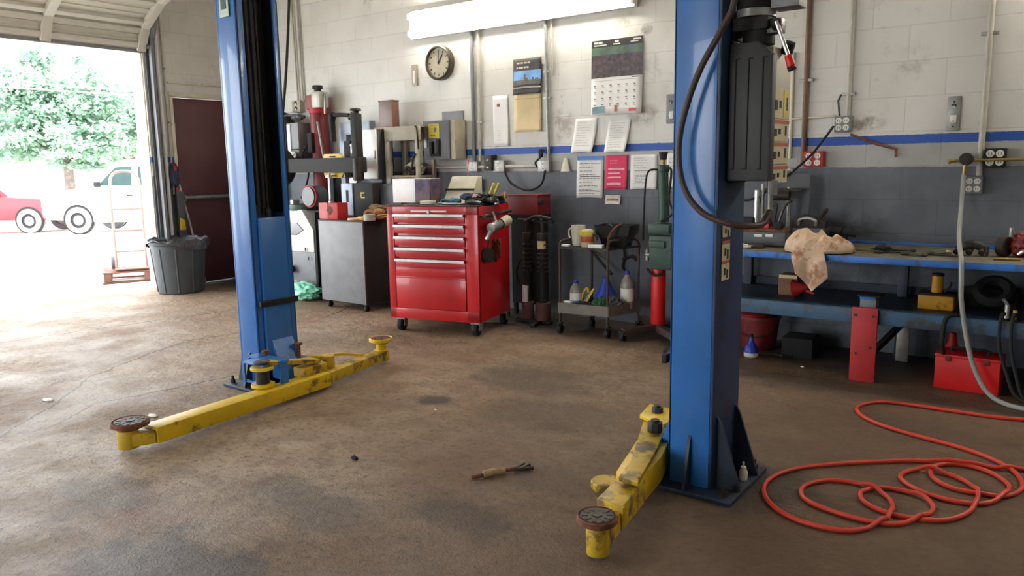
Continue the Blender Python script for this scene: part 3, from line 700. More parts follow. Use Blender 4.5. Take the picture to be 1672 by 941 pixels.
# left arms: one swung to the front, one to the back, both ending in pads
def arm(parent, pts_outer, pts_inner, w, h, z):
    o = B(parent); o.bar((*pts_outer[0], z + h / 2), (*pts_outer[1], z + h / 2), w, h, .006)
    a = o.build('swing_arm', 'yellow', parent, 'yellow box-section swing arm')
    i = B(parent); i.bar((*pts_inner[0], z + h / 2), (*pts_inner[1], z + h / 2), w * .78, h * .8, .005)
    i.build('arm_extension', 'yellow_worn', a)
    return a
a1 = arm(lp, ((-3.365, 1.745), (-3.432, 2.82)), ((-3.435, 2.78), (-3.557, 3.41)), .105, .078, .018)
B(lp).bar((-3.352, 1.76, .052), (-3.405, 1.66, .052), .085, .062, .01).cyl((-3.405, 1.66, .012), (-3.405, 1.66, .096), .046, seg=20, bev=.004).build('arm_end', 'yellow_worn', lp)
pad(a1, (-3.405, 1.675), .082, 'rust', 'iron', .0, .135)
B(lp).cyl((-3.562, 3.395, .02), (-3.562, 3.395, .09), .05, seg=20, bev=.004).cyl((-3.562, 3.395, .09), (-3.562, 3.395, .135), .03, seg=16).build('arm_end', 'yellow', lp)
pad(a1, (-3.562, 3.395), .075, 'yellow', 'rust', .0, .170)
# pivots, lugs and link of the left post
b = B(lp); b.box((-3.515, 2.49, .218), (.18, .17, .012), bev=.003).bar((-3.60, 2.425, .11), (-3.43, 2.425, .11), .008, .012).box((-3.64, 2.54, .218), (.10, .08, .012))
b.box((-3.598, 2.412, .165), (.012, .010, .11)).box((-3.415, 2.53, .16), (.010, .05, .12)); b.build('pivot_lug', 'blue', lp)
for z0_, z1_ in ((.098, .116), (.192, .208)):
    b = B(lp); b.cyl((-3.465, 2.43, z0_), (-3.465, 2.43, z1_), .062, seg=28, bev=.004); b.build('pivot_roller', 'yellow', lp)
b = B(lp); b.cyl((-3.465, 2.43, .116), (-3.465, 2.43, .192), .036, seg=20).cyl((-3.465, 2.43, .222), (-3.465, 2.43, .236), .045, seg=12, bev=.004); b.build('pivot_pin', 'iron', lp)
b = B(lp); b.bar((-3.455, 2.44, .226), (-3.47, 2.80, .160), .065, .024, .004); b.build('link_bar', 'yellow_worn', lp)
b = B(lp); b.box((-3.475, 2.76, .118), (.09, .18, .055), R(4), .006).bar((-3.44, 2.70, .135), (-3.47, 2.86, .115), .03, .02); b.build('arm_gear_block', 'yellow_worn', lp)
b = B(lp); b.cyl((-3.50, 2.91, .09), (-3.50, 2.91, .165), .036, seg=20, bev=.006); b.build('arm_gear', 'yellow_worn', lp)
b = B(lp); b.bar((-3.56, 2.84, .16), (-3.555, 3.05, .135), .03, .016).bar((-3.555, 3.05, .135), (-3.53, 3.20, .10), .028, .016).bar((-3.60, 2.74, .15), (-3.54, 2.90, .15), .03, .018); b.build('restraint_rod', 'yellow', lp)
for (x, y) in ((-3.62, 2.57), (-3.62, 2.795)):
    b = B(lp); b.cyl((x, y, .12), (x, y, .235), .011, seg=12).cyl((x, y, .235), (x, y, .247), .024, seg=14, bev=.003); b.build('release_pin', 'rust', lp)
b = B(lp); b.box((-3.61, 2.82, .09), (.16, .12, .12), R(8), .006); b.build('pivot_lug', 'blue_dark', lp)
# right arm, swung forward past the post
b = B(rp); b.prism([(-1.43, 2.88), (-1.30, 2.38), (-1.19, 2.35), (-1.225, 2.60), (-1.29, 2.84)], 'z', .03, .135, .006); a2 = b.build('swing_arm', 'yellow', rp, 'yellow box-section swing arm')
b = B(rp); b.prism([(-1.292, 2.40), (-1.262, 2.185), (-1.157, 2.165), (-1.195, 2.41)], 'z', .03, .118, .006); b.box((-1.208, 2.178, .09), (.115, .014, .05), R(-11), .004); b.build('arm_extension', 'yellow_worn', a2)
b = B(rp); b.prism([(-1.453, 2.906), (-1.281, 2.46), (-1.247, 2.304), (-1.169, 2.299), (-1.256, 2.628), (-1.311, 2.807)], 'z', .136, .156, .004); b.build('arm_top_plate', 'yellow_worn', rp)
b = B(rp); b.prism([(-1.50, 3.06), (-1.47, 2.90), (-1.33, 2.84), (-1.30, 3.04)], 'z', .157, .176, .004); b.build('pivot_plate', 'yellow', rp)
b = B(rp); b.box((-1.185, 2.10, .06), (.07, .14, .07), R(12), .01).cyl((-1.168, 2.02, .012), (-1.168, 2.02, .105), .038, seg=20, bev=.004); b.build('arm_end', 'yellow_worn', rp)
pad(a2, (-1.168, 2.016), .066, 'rust', 'iron', .0, .145)
for (x, y, z, r) in ((-1.344, 2.79, .176, .032), (-1.42, 2.97, .176, .026)):
    b = B(rp); b.cyl((x, y, z - .02), (x, y, z + .022), r, seg=8, bev=.004).cyl((x, y, z + .02), (x, y, z + .032), r * .55, seg=12); b.build('pivot_bolt', 'iron', rp)
b = B(); b.lathe([(0, 0), (.056, 0), (.06, .006), (.06, .026), (.055, .032), (.040, .030), (0, .030)], (-1.408, 2.50, 0), 28)
o = solo('lift_pad', b, 'yellow_worn', 'loose round yellow lift pad lying on the floor beside the right arm', 'lift pad')
# warning stickers on the outer face of the right post
for (z0, z1, m) in ((.975, 1.02, 'label_cream'), (.885, .955, 'label_cream'), (.815, .88, 'label_cream')):
    B(rp).box((-1.047, 2.745, (z0 + z1) / 2), (.003, .075, z1 - z0)).build('warning_sticker', m, rp, 'cream warning sticker')
    B(rp).box((-1.0445, 2.735, (z0 + z1) / 2), (.002, .012, (z1 - z0) * .4)).box((-1.0445, 2.76, (z0 + z1) / 2 - .01), (.002, .012, (z1 - z0) * .5)).build('sticker_print', 'dkink', rp)
for z in (.955, .882): B(rp).box((-1.0465, 2.745, z), (.003, .075, .012)).build('sticker_band', 'label_orange', rp)

# hydraulic pump unit on the right post
pu = thing('pump_unit', 'black hydraulic pump unit with a long ribbed reservoir bolted to the right post', 'hydraulic pump', (-.965, 2.80, 1.17))
t = B(pu); t.prism([(-1.043, 1.178), (-.888, 1.178), (-.888, 1.605), (-.940, 1.655), (-1.043, 1.655)], 'y', 2.72, 2.765, .008); t.build('reservoir', 'plastic', pu)
t = B(pu)
for x in (-1.018, -.972, -.922): t.box((x, 2.7185, 1.41), (.004, .005, .38), bev=.001); t.box((x + .006, 2.7185, 1.6), (.014, .005, .004)); t.box((x - .006, 2.7185, 1.22), (.014, .005, .004))
t.build('reservoir_rib', 'black', pu)
t = B(pu); t.box((-.975, 2.865, 1.41), (.145, .20, .46), bev=.006); t.build('tank_body', 'beige', pu)
t = B(pu); t.box((-1.043, 2.83, 1.42), (.008, .18, .5), bev=.003).box((-1.041, 2.82, 1.72), (.014, .14, .1), bev=.004); t.build('mounting_bracket', 'black', pu)
for z, h in ((1.45, .115), (1.355, .085), (1.275, .085), (1.20, .07)):
    B(pu).box((-.9015, 2.865, z), (.004, .18, h - .008)).build('warning_label', 'label_cream', pu, 'cream warning label')
    if z < 1.4: B(pu).box((-.900, 2.865, z + h / 2 - .012), (.004, .18, .012)).build('label_band', 'label_orange', pu)
    B(pu).box((-.8995, 2.805, z - .008), (.004, .025, h * .3)).box((-.8995, 2.85, z - .004), (.004, .02, h * .22)).box((-.8995, 2.92, z), (.004, .014, h * .4)).build('label_print', 'dkink', pu)
B(pu).box((-.8995, 2.91, 1.45), (.003, .05, .095)).build('label_patch', 'label_yellow', pu)
t = B(pu); t.cyl((-.965, 2.79, 1.65), (-.965, 2.79, 1.70), .055, seg=24).cyl((-.978, 2.79, 1.765), (-.978, 2.79, 1.98), .066, seg=28, bev=.006); t.build('motor', 'black', pu)
t = B(pu); t.box((-.978, 2.79, 1.718), (.125, .12, .045), bev=.006); t.build('valve_block', 'black', pu)
t = B(pu); t.cyl((-.978, 2.79, 1.742), (-.978, 2.79, 1.768), .069, seg=28); t.build('motor_band', 'steel', pu)
t = B(pu); t.box((-.868, 2.80, 1.80), (.095, .09, .075), bev=.004); t.build('switch_box', 'grey', pu)
t = B(pu); t.box((-.90, 2.775, 1.705), (.05, .05, .05), bev=.006).cyl((-.893, 2.76, 1.70), (-.89, 2.74, 1.715), .018, seg=14); t.build('release_valve', 'tool', pu)
t = B(pu); t.cyl((-.888, 2.735, 1.715), (-.842, 2.735, 1.595), .007, seg=12); lv = t.build('release_lever', 'chrome', pu)
t = B(pu); t.cyl((-.845, 2.735, 1.600), (-.829, 2.735, 1.555), .012, .015, seg=16, bev=.003); t.build('lever_grip', 'red_bright', lv, 'red grip')
t = B(pu); t.cyl((-.832, 2.735, 1.562), (-.8275, 2.735, 1.55), .0152, .0145, seg=16); t.build('grip_tip', 'black', lv)
t = B(pu); t.cyl((-.89, 2.86, 1.62), (-.875, 2.85, 1.66), .022, seg=14, bev=.004); t.build('filler_cap', 'black', pu)
t = B(pu); t.cyl((-.90, 2.77, 1.06), (-.90, 2.77, 1.18), .010, seg=12).cyl((-.89, 2.77, 1.13), (-.89, 2.77, 1.18), .016, seg=6); t.build('hose_fitting', 'steel', pu)
b = B(); b.tube([(-1.0, 2.64, 1.98), (-.992, 2.62, 1.78), (-1.033, 2.61, 1.684), (-1.096, 2.60, 1.570), (-1.145, 2.60, 1.449), (-1.173, 2.60, 1.324), (-1.168, 2.60, 1.216), (-1.136, 2.60, 1.130), (-1.073, 2.60, 1.066), (-.985, 2.61, 1.034), (-.935, 2.65, 1.025), (-.905, 2.72, 1.03), (-.897, 2.768, 1.07)], .0115, 10)
solo('hydraulic_hose', b, 'hose_rubber', 'thick brown rubber hose looping across the right blue post to the pump', 'hose')
b = B(); b.lathe([(0, 0), (.016, 0), (.017, .03), (.012, .04), (.011, .052), (0, .052)], (-.985, 2.83, .021), 14)
b.box((-.985, 2.83, .082), (.006, .006, .02)); solo('white_bottle', b, 'outletwhite', 'small white bottle standing at the foot of the right post', 'bottle')

# ------------------------------------------------------------------ red tool cabinet
tc = thing('tool_cabinet', 'red rolling tool cabinet with five chrome-edged drawers in the middle of the wall', 'tool cabinet', (-4.23, 4.15, 0), R(13))
W_, D_ = .76, .56
b = B(); z0, z1 = .105, .955
b.box((W_ / 2, D_ / 2 + .012, (z0 + z1) / 2), (W_, D_ - .024, z1 - z0), bev=.004)
b.box((.028, .006, (z0 + z1) / 2), (.056, .014, z1 - z0), bev=.003); b.box((W_ - .05, .006, (z0 + z1) / 2), (.10, .014, z1 - z0), bev=.003)
b.box((W_ / 2, .006, .925), (W_, .014, .06), bev=.003); b.box((W_ / 2, .006, .145), (W_, .014, .08), bev=.003)
b.build('carcass', 'red', tc)
zs = [.892, .812, .725, .640, .555]
hs = [.072, .072, .078, .078, .078]
for z, h in zip(zs, hs):
    q = B().box(((.06 + W_ - .105) / 2, .004, z - h / 2 + .012), (W_ - .17, .014, h - .008), bev=.003).build('drawer', 'red', tc)
    B().prism([(-.004, z + .012), (-.022, z + .008), (-.024, z - .010), (-.016, z - .012), (-.004, z - .002)], 'x', .062, W_ - .108).build('drawer_pull', 'chrome', q, 'full-width chrome drawer pull')
q = B().box(((.06 + W_ - .105) / 2, .004, .47), (W_ - .17, .014, .085), bev=.003).build('panel', 'red', tc)
q = B().box(((.06 + W_ - .105) / 2, .003, .305), (W_ - .17, .014, .235), bev=.003).build('lower_door', 'red', tc)
B().box((W_ / 2 - .02, -.006, .426), (W_ - .17, .012, .012), bev=.003).build('door_lip', 'red', q)
B().cyl((W_ / 2 - .02, -.004, .918), (W_ / 2 - .02, -.012, .918), .012, seg=14).build('lock', 'chrome', tc)
b = B(); b.box((W_ / 2 - .02, -.002, .922), (.30, .002, .012)); b.build('trim_strip', 'chrome', tc)
b = B(); b.box((W_ / 2, D_ / 2, .958), (W_ - .01, D_ - .02, .008), bev=.002); b.build('top_mat', 'soot', tc)
for (x, y) in ((.07, .05), (W_ - .05, .05), (.07, D_ - .06), (W_ - .03, D_ - .06)):
    f = B(); f.box((x, y, .098), (.08, .07, .012)); f.box((x - .03, y, .07), (.005, .05, .06)); f.box((x + .03, y, .07), (.005, .05, .06))
    q = f.build('caster', 'steel', tc)
    B().cyl((x - .019, y - .005, .050), (x + .019, y - .005, .050), .050, seg=24, bev=.006).build('wheel', 'rubber', q)
    B().cyl((x - .03, y - .005, .05), (x + .03, y - .005, .05), .012, seg=10).build('axle', 'steel', q)
b = B(); b.cyl((W_ + .04, .03, .885), (W_ + .04, D_ - .06, .90), .013); b.cyl((W_, .05, .885), (W_ + .04, .05, .885), .009).cyl((W_, D_ - .08, .90), (W_ + .04, D_ - .08, .90), .009)
b.build('side_rail', 'iron', tc, 'greasy push bar')
# things hung on its right side
def tcw(x, y, z): return tc.matrix_basis @ Vector((x, y, z))
a = tcw(W_ + .075, .06, .80); c = tcw(W_ + .075, .36, .835)
o = thing('air_gun', 'pale cylindrical air tool hanging on the right side of the red tool cabinet', 'air tool', a)
B(o).cyl(a, a.lerp(c, .55), .036, seg=20, bev=.005).build('body', 'steel', o)
B(o).cyl(a.lerp(c, .55), c, .032, .042, seg=20, bev=.004).build('sleeve', 'offwhite', o)
B(o).cyl(a.lerp(c, .5), a.lerp(c, .54), .040, seg=20).build('ring', 'black', o)
e = a + Vector((.01, -.01, -.02)); B(o).cyl(e, e + Vector((-.02, -.03, -.06)), .02, .015, seg=14, bev=.003).build('trigger', 'chrome', o)
B(o).cyl(a.lerp(c, .3) + Vector((0, 0, .03)), a.lerp(c, .3) + Vector((-.03, 0, .10)), .012, seg=10).build('inlet', 'steel', o)
a = tcw(W_ + .03, .10, .60)
o = thing('dial_gauge', 'dark round dial gauge hanging low on the right side of the red tool cabinet', 'gauge', a)
B(o).cyl(a + Vector((-.015, .0, 0)), a + Vector((.018, -.01, 0)), .055, seg=24, bev=.006).build('gauge_body', 'iron', o)
B(o).cyl(a + Vector((.018, -.010, 0)), a + Vector((.020, -.0105, 0)), .045, seg=24).build('gauge_face', 'iron', o)
B(o).tube([a + Vector((0, 0, .05)), a + Vector((.0, .01, .10)), a + Vector((-.01, .02, .17))], .006).build('gauge_hose', 'rubber', o)
for k, (yy, L, m, nm, lb) in enumerate(((.26, .15, 'iron', 'pliers', 'dark pliers hanging behind the dial gauge on the tool cabinet side'), (.34, .13, 'rust', 'pry_bar', 'rusty bar hanging nearest the back of the tool cabinet side'))):
    a = tcw(W_ + .016, yy, .68)
    b = B(); b.cyl(a, a + Vector((0, .008, -L)), .010, .007, seg=10).cyl(a + Vector((0, -.02, -.03)), a + Vector((0, .0, -L)), .008, .006, seg=10).sph(a + Vector((0, -.005, .005)), (.012, .02, .018), 2)
    solo(nm, b, m, lb, 'tool')

# things on top of the tool cabinet
zt = .964
o = thing('carton', 'white carton with a purple printed side on the left of the red tool cabinet', 'box', (-4.32, 4.58, zt), R(8))
B().box((0, 0, .095), (.36, .15, .19), bev=.004).build('carton_body', 'white', o)
B().box((.182, 0, .095), (.004, .145, .185)).box((.11, -.0765, .095), (.14, .003, .185)).build('printed_side', 'purple', o, 'purple printed side')
B().box((-.08, .0, .197), (.09, .06, .014), rz=.3, bev=.004).build('lid_scrap', 'cardboard', o)
o = thing('tilted_card_box', 'cream card box leaning open behind the gloves on the red tool cabinet', 'box', (-3.96, 4.72, zt), R(10))
B().prism([(-.10, 0), (.11, 0), (.11, .20), (.05, .20)], 'x', -.12, .12, .004).build('card_body', 'offwhite', o)
B().box((-.005, -.032, .10), (.26, .012, .014), rot=(R(-30), 0, 0)).build('elastic_band', 'iron', o)
b = B(); b.tube([(.02, .06, .19), (.02, .06, .26), (.025, .07, .33)], .004); b.build('red_tag', 'red_bright', o)
def gloveshape(b, c, rz, sc=1.0):
    M = Matrix.Translation(c) @ Matrix.Rotation(rz, 4, 'Z')
    b.blob(M @ Vector((0, 0, .022 * sc)), (.055 * sc, .045 * sc, .026 * sc), .2, 2, int(c[0] * 100))
    for i in range(4):
        y = (-.032 + .021 * i) * sc
        b.tube([M @ Vector((.03 * sc, y, .022 * sc)), M @ Vector((.075 * sc, y * 1.2, .032 * sc)), M @ Vector(((.105 - .008 * abs(i - 1.5)) * sc, y * 1.4, .016 * sc))], .011 * sc, 8, 4)
    b.tube([M @ Vector((-.01 * sc, -.035 * sc, .022 * sc)), M @ Vector((.015 * sc, -.065 * sc, .025 * sc)), M @ Vector((.045 * sc, -.08 * sc, .018 * sc))], .012 * sc, 8, 4)
b = B(); gloveshape(b, Vector((-3.82, 4.46, zt)), R(200), 1.0); solo('work_glove', b, 'teal', 'teal work glove lying on the front edge of the red tool cabinet top', 'glove')
b = B(); gloveshape(b, Vector((-3.74, 4.52, zt + .03)), R(80), 1.1); solo('work_glove', b, 'navy', 'dark blue-grey work glove heaped behind the teal one', 'glove')
rnd = random.Random(5)
tools = [('screwdriver', 'yellow', 'yellow-handled screwdriver pointing up from the tool heap'), ('ratchet', 'tool', 'dark ratchet lying across the tool heap on the red cabinet'), ('wrench', 'steel', 'steel combination wrench at the front of the red cabinet top'),
         ('socket', 'chrome', 'chrome socket standing by the right corner of the red cabinet top'), ('pliers', 'tool', 'oily pliers lying flat near the right corner of the red cabinet'), ('tape_roll', 'black', 'black tape roll in the tool heap on the red cabinet')]
x0, y0 = -3.62, 4.60
b = B(); b.cyl((x0 + .0, y0, zt + .02), (x0 + .03, y0, zt + .07), .006).cyl((x0 + .03, y0, zt + .07), (x0 + .07, y0, zt + .15), .012, .010); o = solo('screwdriver', b, 'label_yellow', tools[0][2], 'tool')
b = B(); b.cyl((x0 + .05, y0 - .02, zt + .02), (x0 + .10, y0 - .02, zt + .09), .006).cyl((x0 + .10, y0 - .02, zt + .09), (x0 + .13, y0 - .02, zt + .15), .011, .010); solo('screwdriver', b, 'label_yellow', 'second yellow screwdriver leaning right in the tool heap', 'tool')
b = B(); b.cyl((x0 - .10, y0 - .13, zt + .02), (x0 + .14, y0 - .10, zt + .035), .014).cyl((x0 + .14, y0 - .10, zt + .015), (x0 + .14, y0 - .10, zt + .055), .026, seg=16, bev=.003); solo('ratchet', b, 'tool', tools[1][2], 'tool')
b = B(); b.bar((x0 - .26, y0 - .22, zt + .008), (x0 - .08, y0 - .20, zt + .008), .02, .01, .003).ring((x0 - .27, y0 - .221, zt + .009), .017, .007).ring((x0 - .07, y0 - .199, zt + .009), .015, .006); solo('wrench', b, 'steel', tools[2][2], 'tool')
b = B(); b.lathe([(.016, 0), (.02, 0), (.02, .04), (.012, .042), (.012, .02), (.016, .02)], (x0 + .13, y0 - .05, zt), 16); solo('socket', b, 'chrome', tools[3][2], 'tool')
b = B(); b.tube([(x0 - .03, y0 - .2, zt + .012), (x0 + .03, y0 - .19, zt + .02), (x0 + .10, y0 - .185, zt + .014)], .010).tube([(x0 - .03, y0 - .17, zt + .012), (x0 + .03, y0 - .185, zt + .02), (x0 + .10, y0 - .195, zt + .014)], .010); solo('pliers', b, 'tool', tools[4][2], 'tool')
b = B(); b.lathe([(.02, 0), (.04, 0), (.04, .03), (.02, .03), (.02, 0)], (x0 + .06, y0 + .08, zt), 24); solo('tape_roll', b, 'black', tools[5][2], 'tape')
b = B(); b.blob((x0 + .02, y0 - .03, zt + .035), (.13, .10, .035), .5, 4, 3, 4, -.033); solo('rag', b, 'soot', 'greasy black rag bundled under the tools on the red cabinet', 'rag')
b = B(); b.blob((x0 - .06, y0 - .07, zt + .055), (.045, .03, .018), .3, 3, 9); solo('rag', b, mat('pink_cloth', S(214, 170, 176), .9, 0, .1, 9), 'small pale pink cloth scrap on the tool heap', 'rag')
b = B(); b.box((-4.0, 4.36, zt + .014), (.10, .07, .028), R(13), .004); solo('parts_box', b, 'offwhite', 'small flat white box at the front left of the gloves', 'box')
b = B(); b.tube([(x0 + .11, y0 - .0, zt + .02), (x0 + .14, y0 + .0, zt + .05), (x0 + .17, y0 + .0, zt + .075), (x0 + .175, y0, zt + .04)], .014); solo('pry_tool', b, 'bronze', 'bent brass-coloured tool at the right of the tool heap', 'tool')
b = B(); b.tube([(x0 - .22, y0 - .06, zt + .01), (x0 - .20, y0 - .10, zt + .03), (x0 - .24, y0 - .14, zt + .012)], .014); solo('hose_scrap', b, mat('olive_rubber', S(120, 116, 60), .6), 'olive rubber hose piece between carton and gloves', 'hose')

# second, darker red box behind the cabinet, and the dark stand it sits on
o = thing('side_toolbox', 'dark red toolbox behind the right end of the red tool cabinet', 'toolbox', (-3.62, 5.12, .85))
B(o).box((-3.63, 5.165, .925), (.30, .18, .15), bev=.006).build('box', 'red_dark', o)
B(o).cyl((-3.48, 5.10, .95), (-3.455, 5.10, .95), .02, seg=14).build('knob', 'black', o)
B(o).box((-3.63, 5.165, 1.006), (.31, .19, .014), bev=.004).build('lid', 'red_dark', o)
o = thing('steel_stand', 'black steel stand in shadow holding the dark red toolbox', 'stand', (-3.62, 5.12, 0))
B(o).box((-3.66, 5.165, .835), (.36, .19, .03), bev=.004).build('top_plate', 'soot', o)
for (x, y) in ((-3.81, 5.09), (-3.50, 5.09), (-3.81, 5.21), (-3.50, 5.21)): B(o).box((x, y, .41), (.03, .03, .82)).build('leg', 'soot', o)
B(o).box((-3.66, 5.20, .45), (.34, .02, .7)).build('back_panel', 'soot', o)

# ------------------------------------------------------------------ upright struts on a low stand
o = thing('strut_stand', 'two dark upright struts with red-brown cups, one with a white sleeve, beside the cart', 'strut stand', (-3.44, 4.98, 0))
for (x, y, ang, r) in ((-3.515, 4.97, 0, .030), (-3.375, 4.98, 0, .036)):
    q = B(o).cyl((x, y, .16), (x, y, .66), r * .85, seg=16).build('strut_tube', 'black', o)
    B(o).cyl((x, y, .66), (x, y, .72), r * 1.25, seg=16, bev=.005).cyl((x, y, .72), (x, y, .80), r * .45, seg=10).build('strut_cap', 'iron', q)
    B(o).cyl((x, y, .03), (x, y, .17), r * 1.6, seg=18, bev=.004).build('cup', mat('brown_primer', S(96, 58, 54), .7, 0, .2, 12), o)
    for k in range(7): B(o).ring((x, y, .42 + .035 * k), r * 1.05, .006).build('coil', 'tool', q)
B(o).cyl((-3.525, 4.945, .17), (-3.520, 4.945, .30), .026, seg=16).build('sleeve', 'paper', o, 'torn white paper sleeve')
B(o).cyl((-3.375, 4.965, .60), (-3.375, 4.965, .66), .034, seg=16).build('tag', 'tan', o)
B(o).bar((-3.62, 4.96, .015), (-3.30, 4.98, .015), .05, .025, .004).bar((-3.36, 4.80, .015), (-3.44, 5.12, .015), .04, .025, .004).build('foot', 'black', o)
B(o).tube([(-3.56, 5.0, .80), (-3.45, 5.0, .845), (-3.31, 5.0, .83)], .013).build('handle', 'tool', o)
B(o).bar((-3.56, 5.03, .80), (-3.31, 5.03, .80), .02, .012).build('cross_bar', 'black', o)
B(o).tube([(-3.58, 4.97, .50), (-3.61, 4.95, .40), (-3.58, 4.96, .30)], .007).build('strut_hose', 'rubber', o)

# ------------------------------------------------------------------ utility cart
MT['cartmetal'] = mat('brown_tarnished_tube', S(70, 58, 50), .55, .3, .2, 14, S(110, 74, 54), .3, 20)
cr = thing('utility_cart', 'rusty two-shelf utility cart loaded with bottles against the grey wall', 'cart', (-2.85, 4.90, 0))
fx0, fx1, by0, by1 = -3.085, -2.685, 4.75, 5.06
def cy(x, z=0): return 0
for (x, y) in ((-3.075, 4.76), (-2.69, 4.79), (-2.60, 5.09), (-2.985, 5.07)):
    q = B(cr).cyl((x, y, .08), (x, y, .67), .0095, seg=12).build('leg', 'cartmetal', cr)
    B(cr).box((x, y, .078), (.035, .035, .012)).box((x, y, .05), (.006, .05, .05)).cyl((x - .014, y, .032), (x + .014, y, .032), .032, seg=18, bev=.004).build('caster', 'rubber', q)
P4 = [(-3.085, 4.75), (-2.68, 4.78), (-2.59, 5.10), (-2.995, 5.08)]
B(cr).prism(P4, 'z', .636, .648).build('upper_shelf', 'iron', cr)
b = B(cr); b.prism(P4, 'z', .175, .187)
for i in range(4):
    p, q = P4[i], P4[(i + 1) % 4]; b.bar((*p, .195), (*q, .195), .008, .075)
b.build('lower_tray', mat('grimy_grey_tray', S(112, 108, 96), .6, .1, .15, 9, S(62, 54, 44), .5, 8), cr)
b = B(cr); b.tube([(-3.075, 4.76, .665), (-3.06, 4.80, .695), (-3.0, 5.03, .695), (-2.985, 5.07, .665)], .0095).tube([(-2.69, 4.79, .665), (-2.685, 4.83, .70), (-2.62, 5.05, .70), (-2.60, 5.09, .665)], .0095); b.build('push_handle', 'cartmetal', cr)
zt = .65
def bottle(name, label, c, r, h, m, capm, cap=True, lab=None, cat='bottle'):
    o = thing(name, label, cat, c)
    B().lathe([(0, 0), (r * .95, 0), (r, .01), (r, h * .62), (r * .85, h * .74), (r * .4, h * .86), (r * .36, h * .93), (0, h * .93)], (0, 0, 0), 22).build('bottle_body', m, o)
    if cap: B().cyl((0, 0, h * .9), (0, 0, h), r * .42, r * .40, seg=16, bev=.002).build('cap', capm, o)
    if lab: B().lathe([(r * 1.01, h * .2), (r * 1.02, h * .22), (r * 1.02, h * .52), (r * 1.01, h * .54)], (0, 0, 0), 22).build('bottle_label', lab, o)
    return o
o = thing('plastic_pitcher', 'cloudy white measuring jug at the left of the cart top shelf', 'jug', (-2.985, 4.88, zt))
B().lathe([(0, 0), (.045, 0), (.048, .01), (.055, .15), (.053, .152), (.046, .012), (0, .012)], (0, 0, 0), 24).build('jug_body', 'milky', o)
B().tube([(-.05, 0, .13), (-.085, 0, .11), (-.08, 0, .06), (-.047, 0, .04)], .007).build('jug_handle', 'milky', o)
o = thing('spray_can', 'yellow can with an orange band on the cart top shelf', 'can', (-2.885, 4.84, zt))
B().lathe([(0, 0), (.045, 0), (.046, .005), (.046, .115), (.03, .128), (0, .128)], (0, 0, 0), 24).build('can_body', 'label_cream', o)
B().lathe([(.0465, .035), (.047, .036), (.047, .075), (.0465, .076)], (0, 0, 0), 24).build('can_band', 'label_orange', o, 'orange band')
B().lathe([(.0465, .078), (.047, .079), (.047, .108), (.0465, .109)], (0, 0, 0), 24).box((-.05, .0, .10), (.025, .03, .04), bev=.004).build('can_wrap', 'label_yellow', o)
B().tube([(.045, 0, .09), (.08, 0, .075), (.075, 0, .05)], .008).build('can_handle', 'black', o)
o = thing('drain_pan', 'black square drain pan on the right of the cart top shelf', 'pan', (-2.72, 4.98, zt), R(6))
b = B()
P = []
def fr(u, v):
    a = 2 * PI * u; k = max(abs(math.cos(a)), abs(math.sin(a))) ** .85; rr = (.085 + .05 * min(1, v * 1.25)) / k
    if v > .8: rr = (.135 - (v - .8) * .05) / k; zz = .155 - (v - .8) * .35
    else: zz = .155 * v / .8
    return (rr * math.cos(a) * 1.05, rr * math.sin(a) * .8, zz)
b.grid(fr, 40, 10); b.box((0, 0, .004), (.15, .12, .008)); b.build('pan_body', mat('glossy_black_plastic', S(24, 24, 26), .25, 0, .2, 9), o)
b = B(); b.tube([(-.05, -.03, .15), (-.02, -.08, .16), (.03, -.10, .12)], .007); b.build('pan_spout', 'iron', o)
solo('soap_tray', B().box((-2.79, 4.80, zt + .012), (.11, .05, .024), .1, .006), 'white', 'small white tray at the front of the cart top shelf', 'tray')
solo('paper_scrap', B().box((-3.04, 4.79, zt + .008), (.06, .04, .014), .2, .004), 'paper', 'crumpled white paper at the left front of the cart top shelf', 'paper')
solo('pipe_length', B().tube([(-2.70, 4.83, .655), (-2.69, 4.80, .72), (-2.655, 4.82, .79), (-2.62, 4.86, .82)], .008), 'rust', 'bent rusty rod rising beside the drain pan on the cart', 'rod')
zt = .188
bottle('spray_bottle', 'blue-liquid bottle with a blue cap on the left of the cart lower tray', (-3.01, 4.88, zt), .045, .20, 'clear', 'bluepl', True, 'paper')
B().lathe([(0, .002), (.0462, .002), (.0464, .05), (.0462, .052)], (0, 0, 0), 22).build('liquid', mat('blue_liquid', S(60, 110, 150), .3), bpy.data.objects['spray_bottle'])
bottle('water_bottle', 'tall cloudy bottle with a blue cap on the right of the cart lower tray', (-2.655, 5.02, zt), .048, .28, 'clear', 'bluepl', True, 'paper')
o = thing('funnel', 'blue plastic funnel lying upside down on the cart lower tray', 'funnel', (-2.81, 4.98, zt), R(10))
B().lathe([(.10, 0), (.105, .004), (.035, .16), (.022, .20), (.018, .20), (.03, .155), (.097, .004)], (0, 0, .02), 24).build('cone', 'bluepl', o)
B().ring((0, 0, .022), .10, .006).build('rim', 'bluepl', o)
o = thing('hacksaw', 'yellow-framed hacksaw propped on the cart lower tray', 'saw', (-2.93, 4.90, zt))
B(o).tube([(-2.975, 4.88, .20), (-2.955, 4.90, .30), (-2.93, 4.91, .33), (-2.92, 4.91, .30)], .009).bar((-2.95, 4.90, .20), (-2.88, 4.92, .33), .012, .016, .003).build('frame', 'yellow', o)
B(o).bar((-2.965, 4.885, .205), (-2.905, 4.915, .30), .003, .014).build('blade', 'steel', o)
solo('rag', B().blob((-2.79, 4.88, zt + .045), (.07, .06, .045), .35, 3, 12, 4, -.043), mat('green_cloth', S(50, 92, 66), .9, 0, .2, 12), 'green rag bundled at the front of the cart lower tray', 'rag')
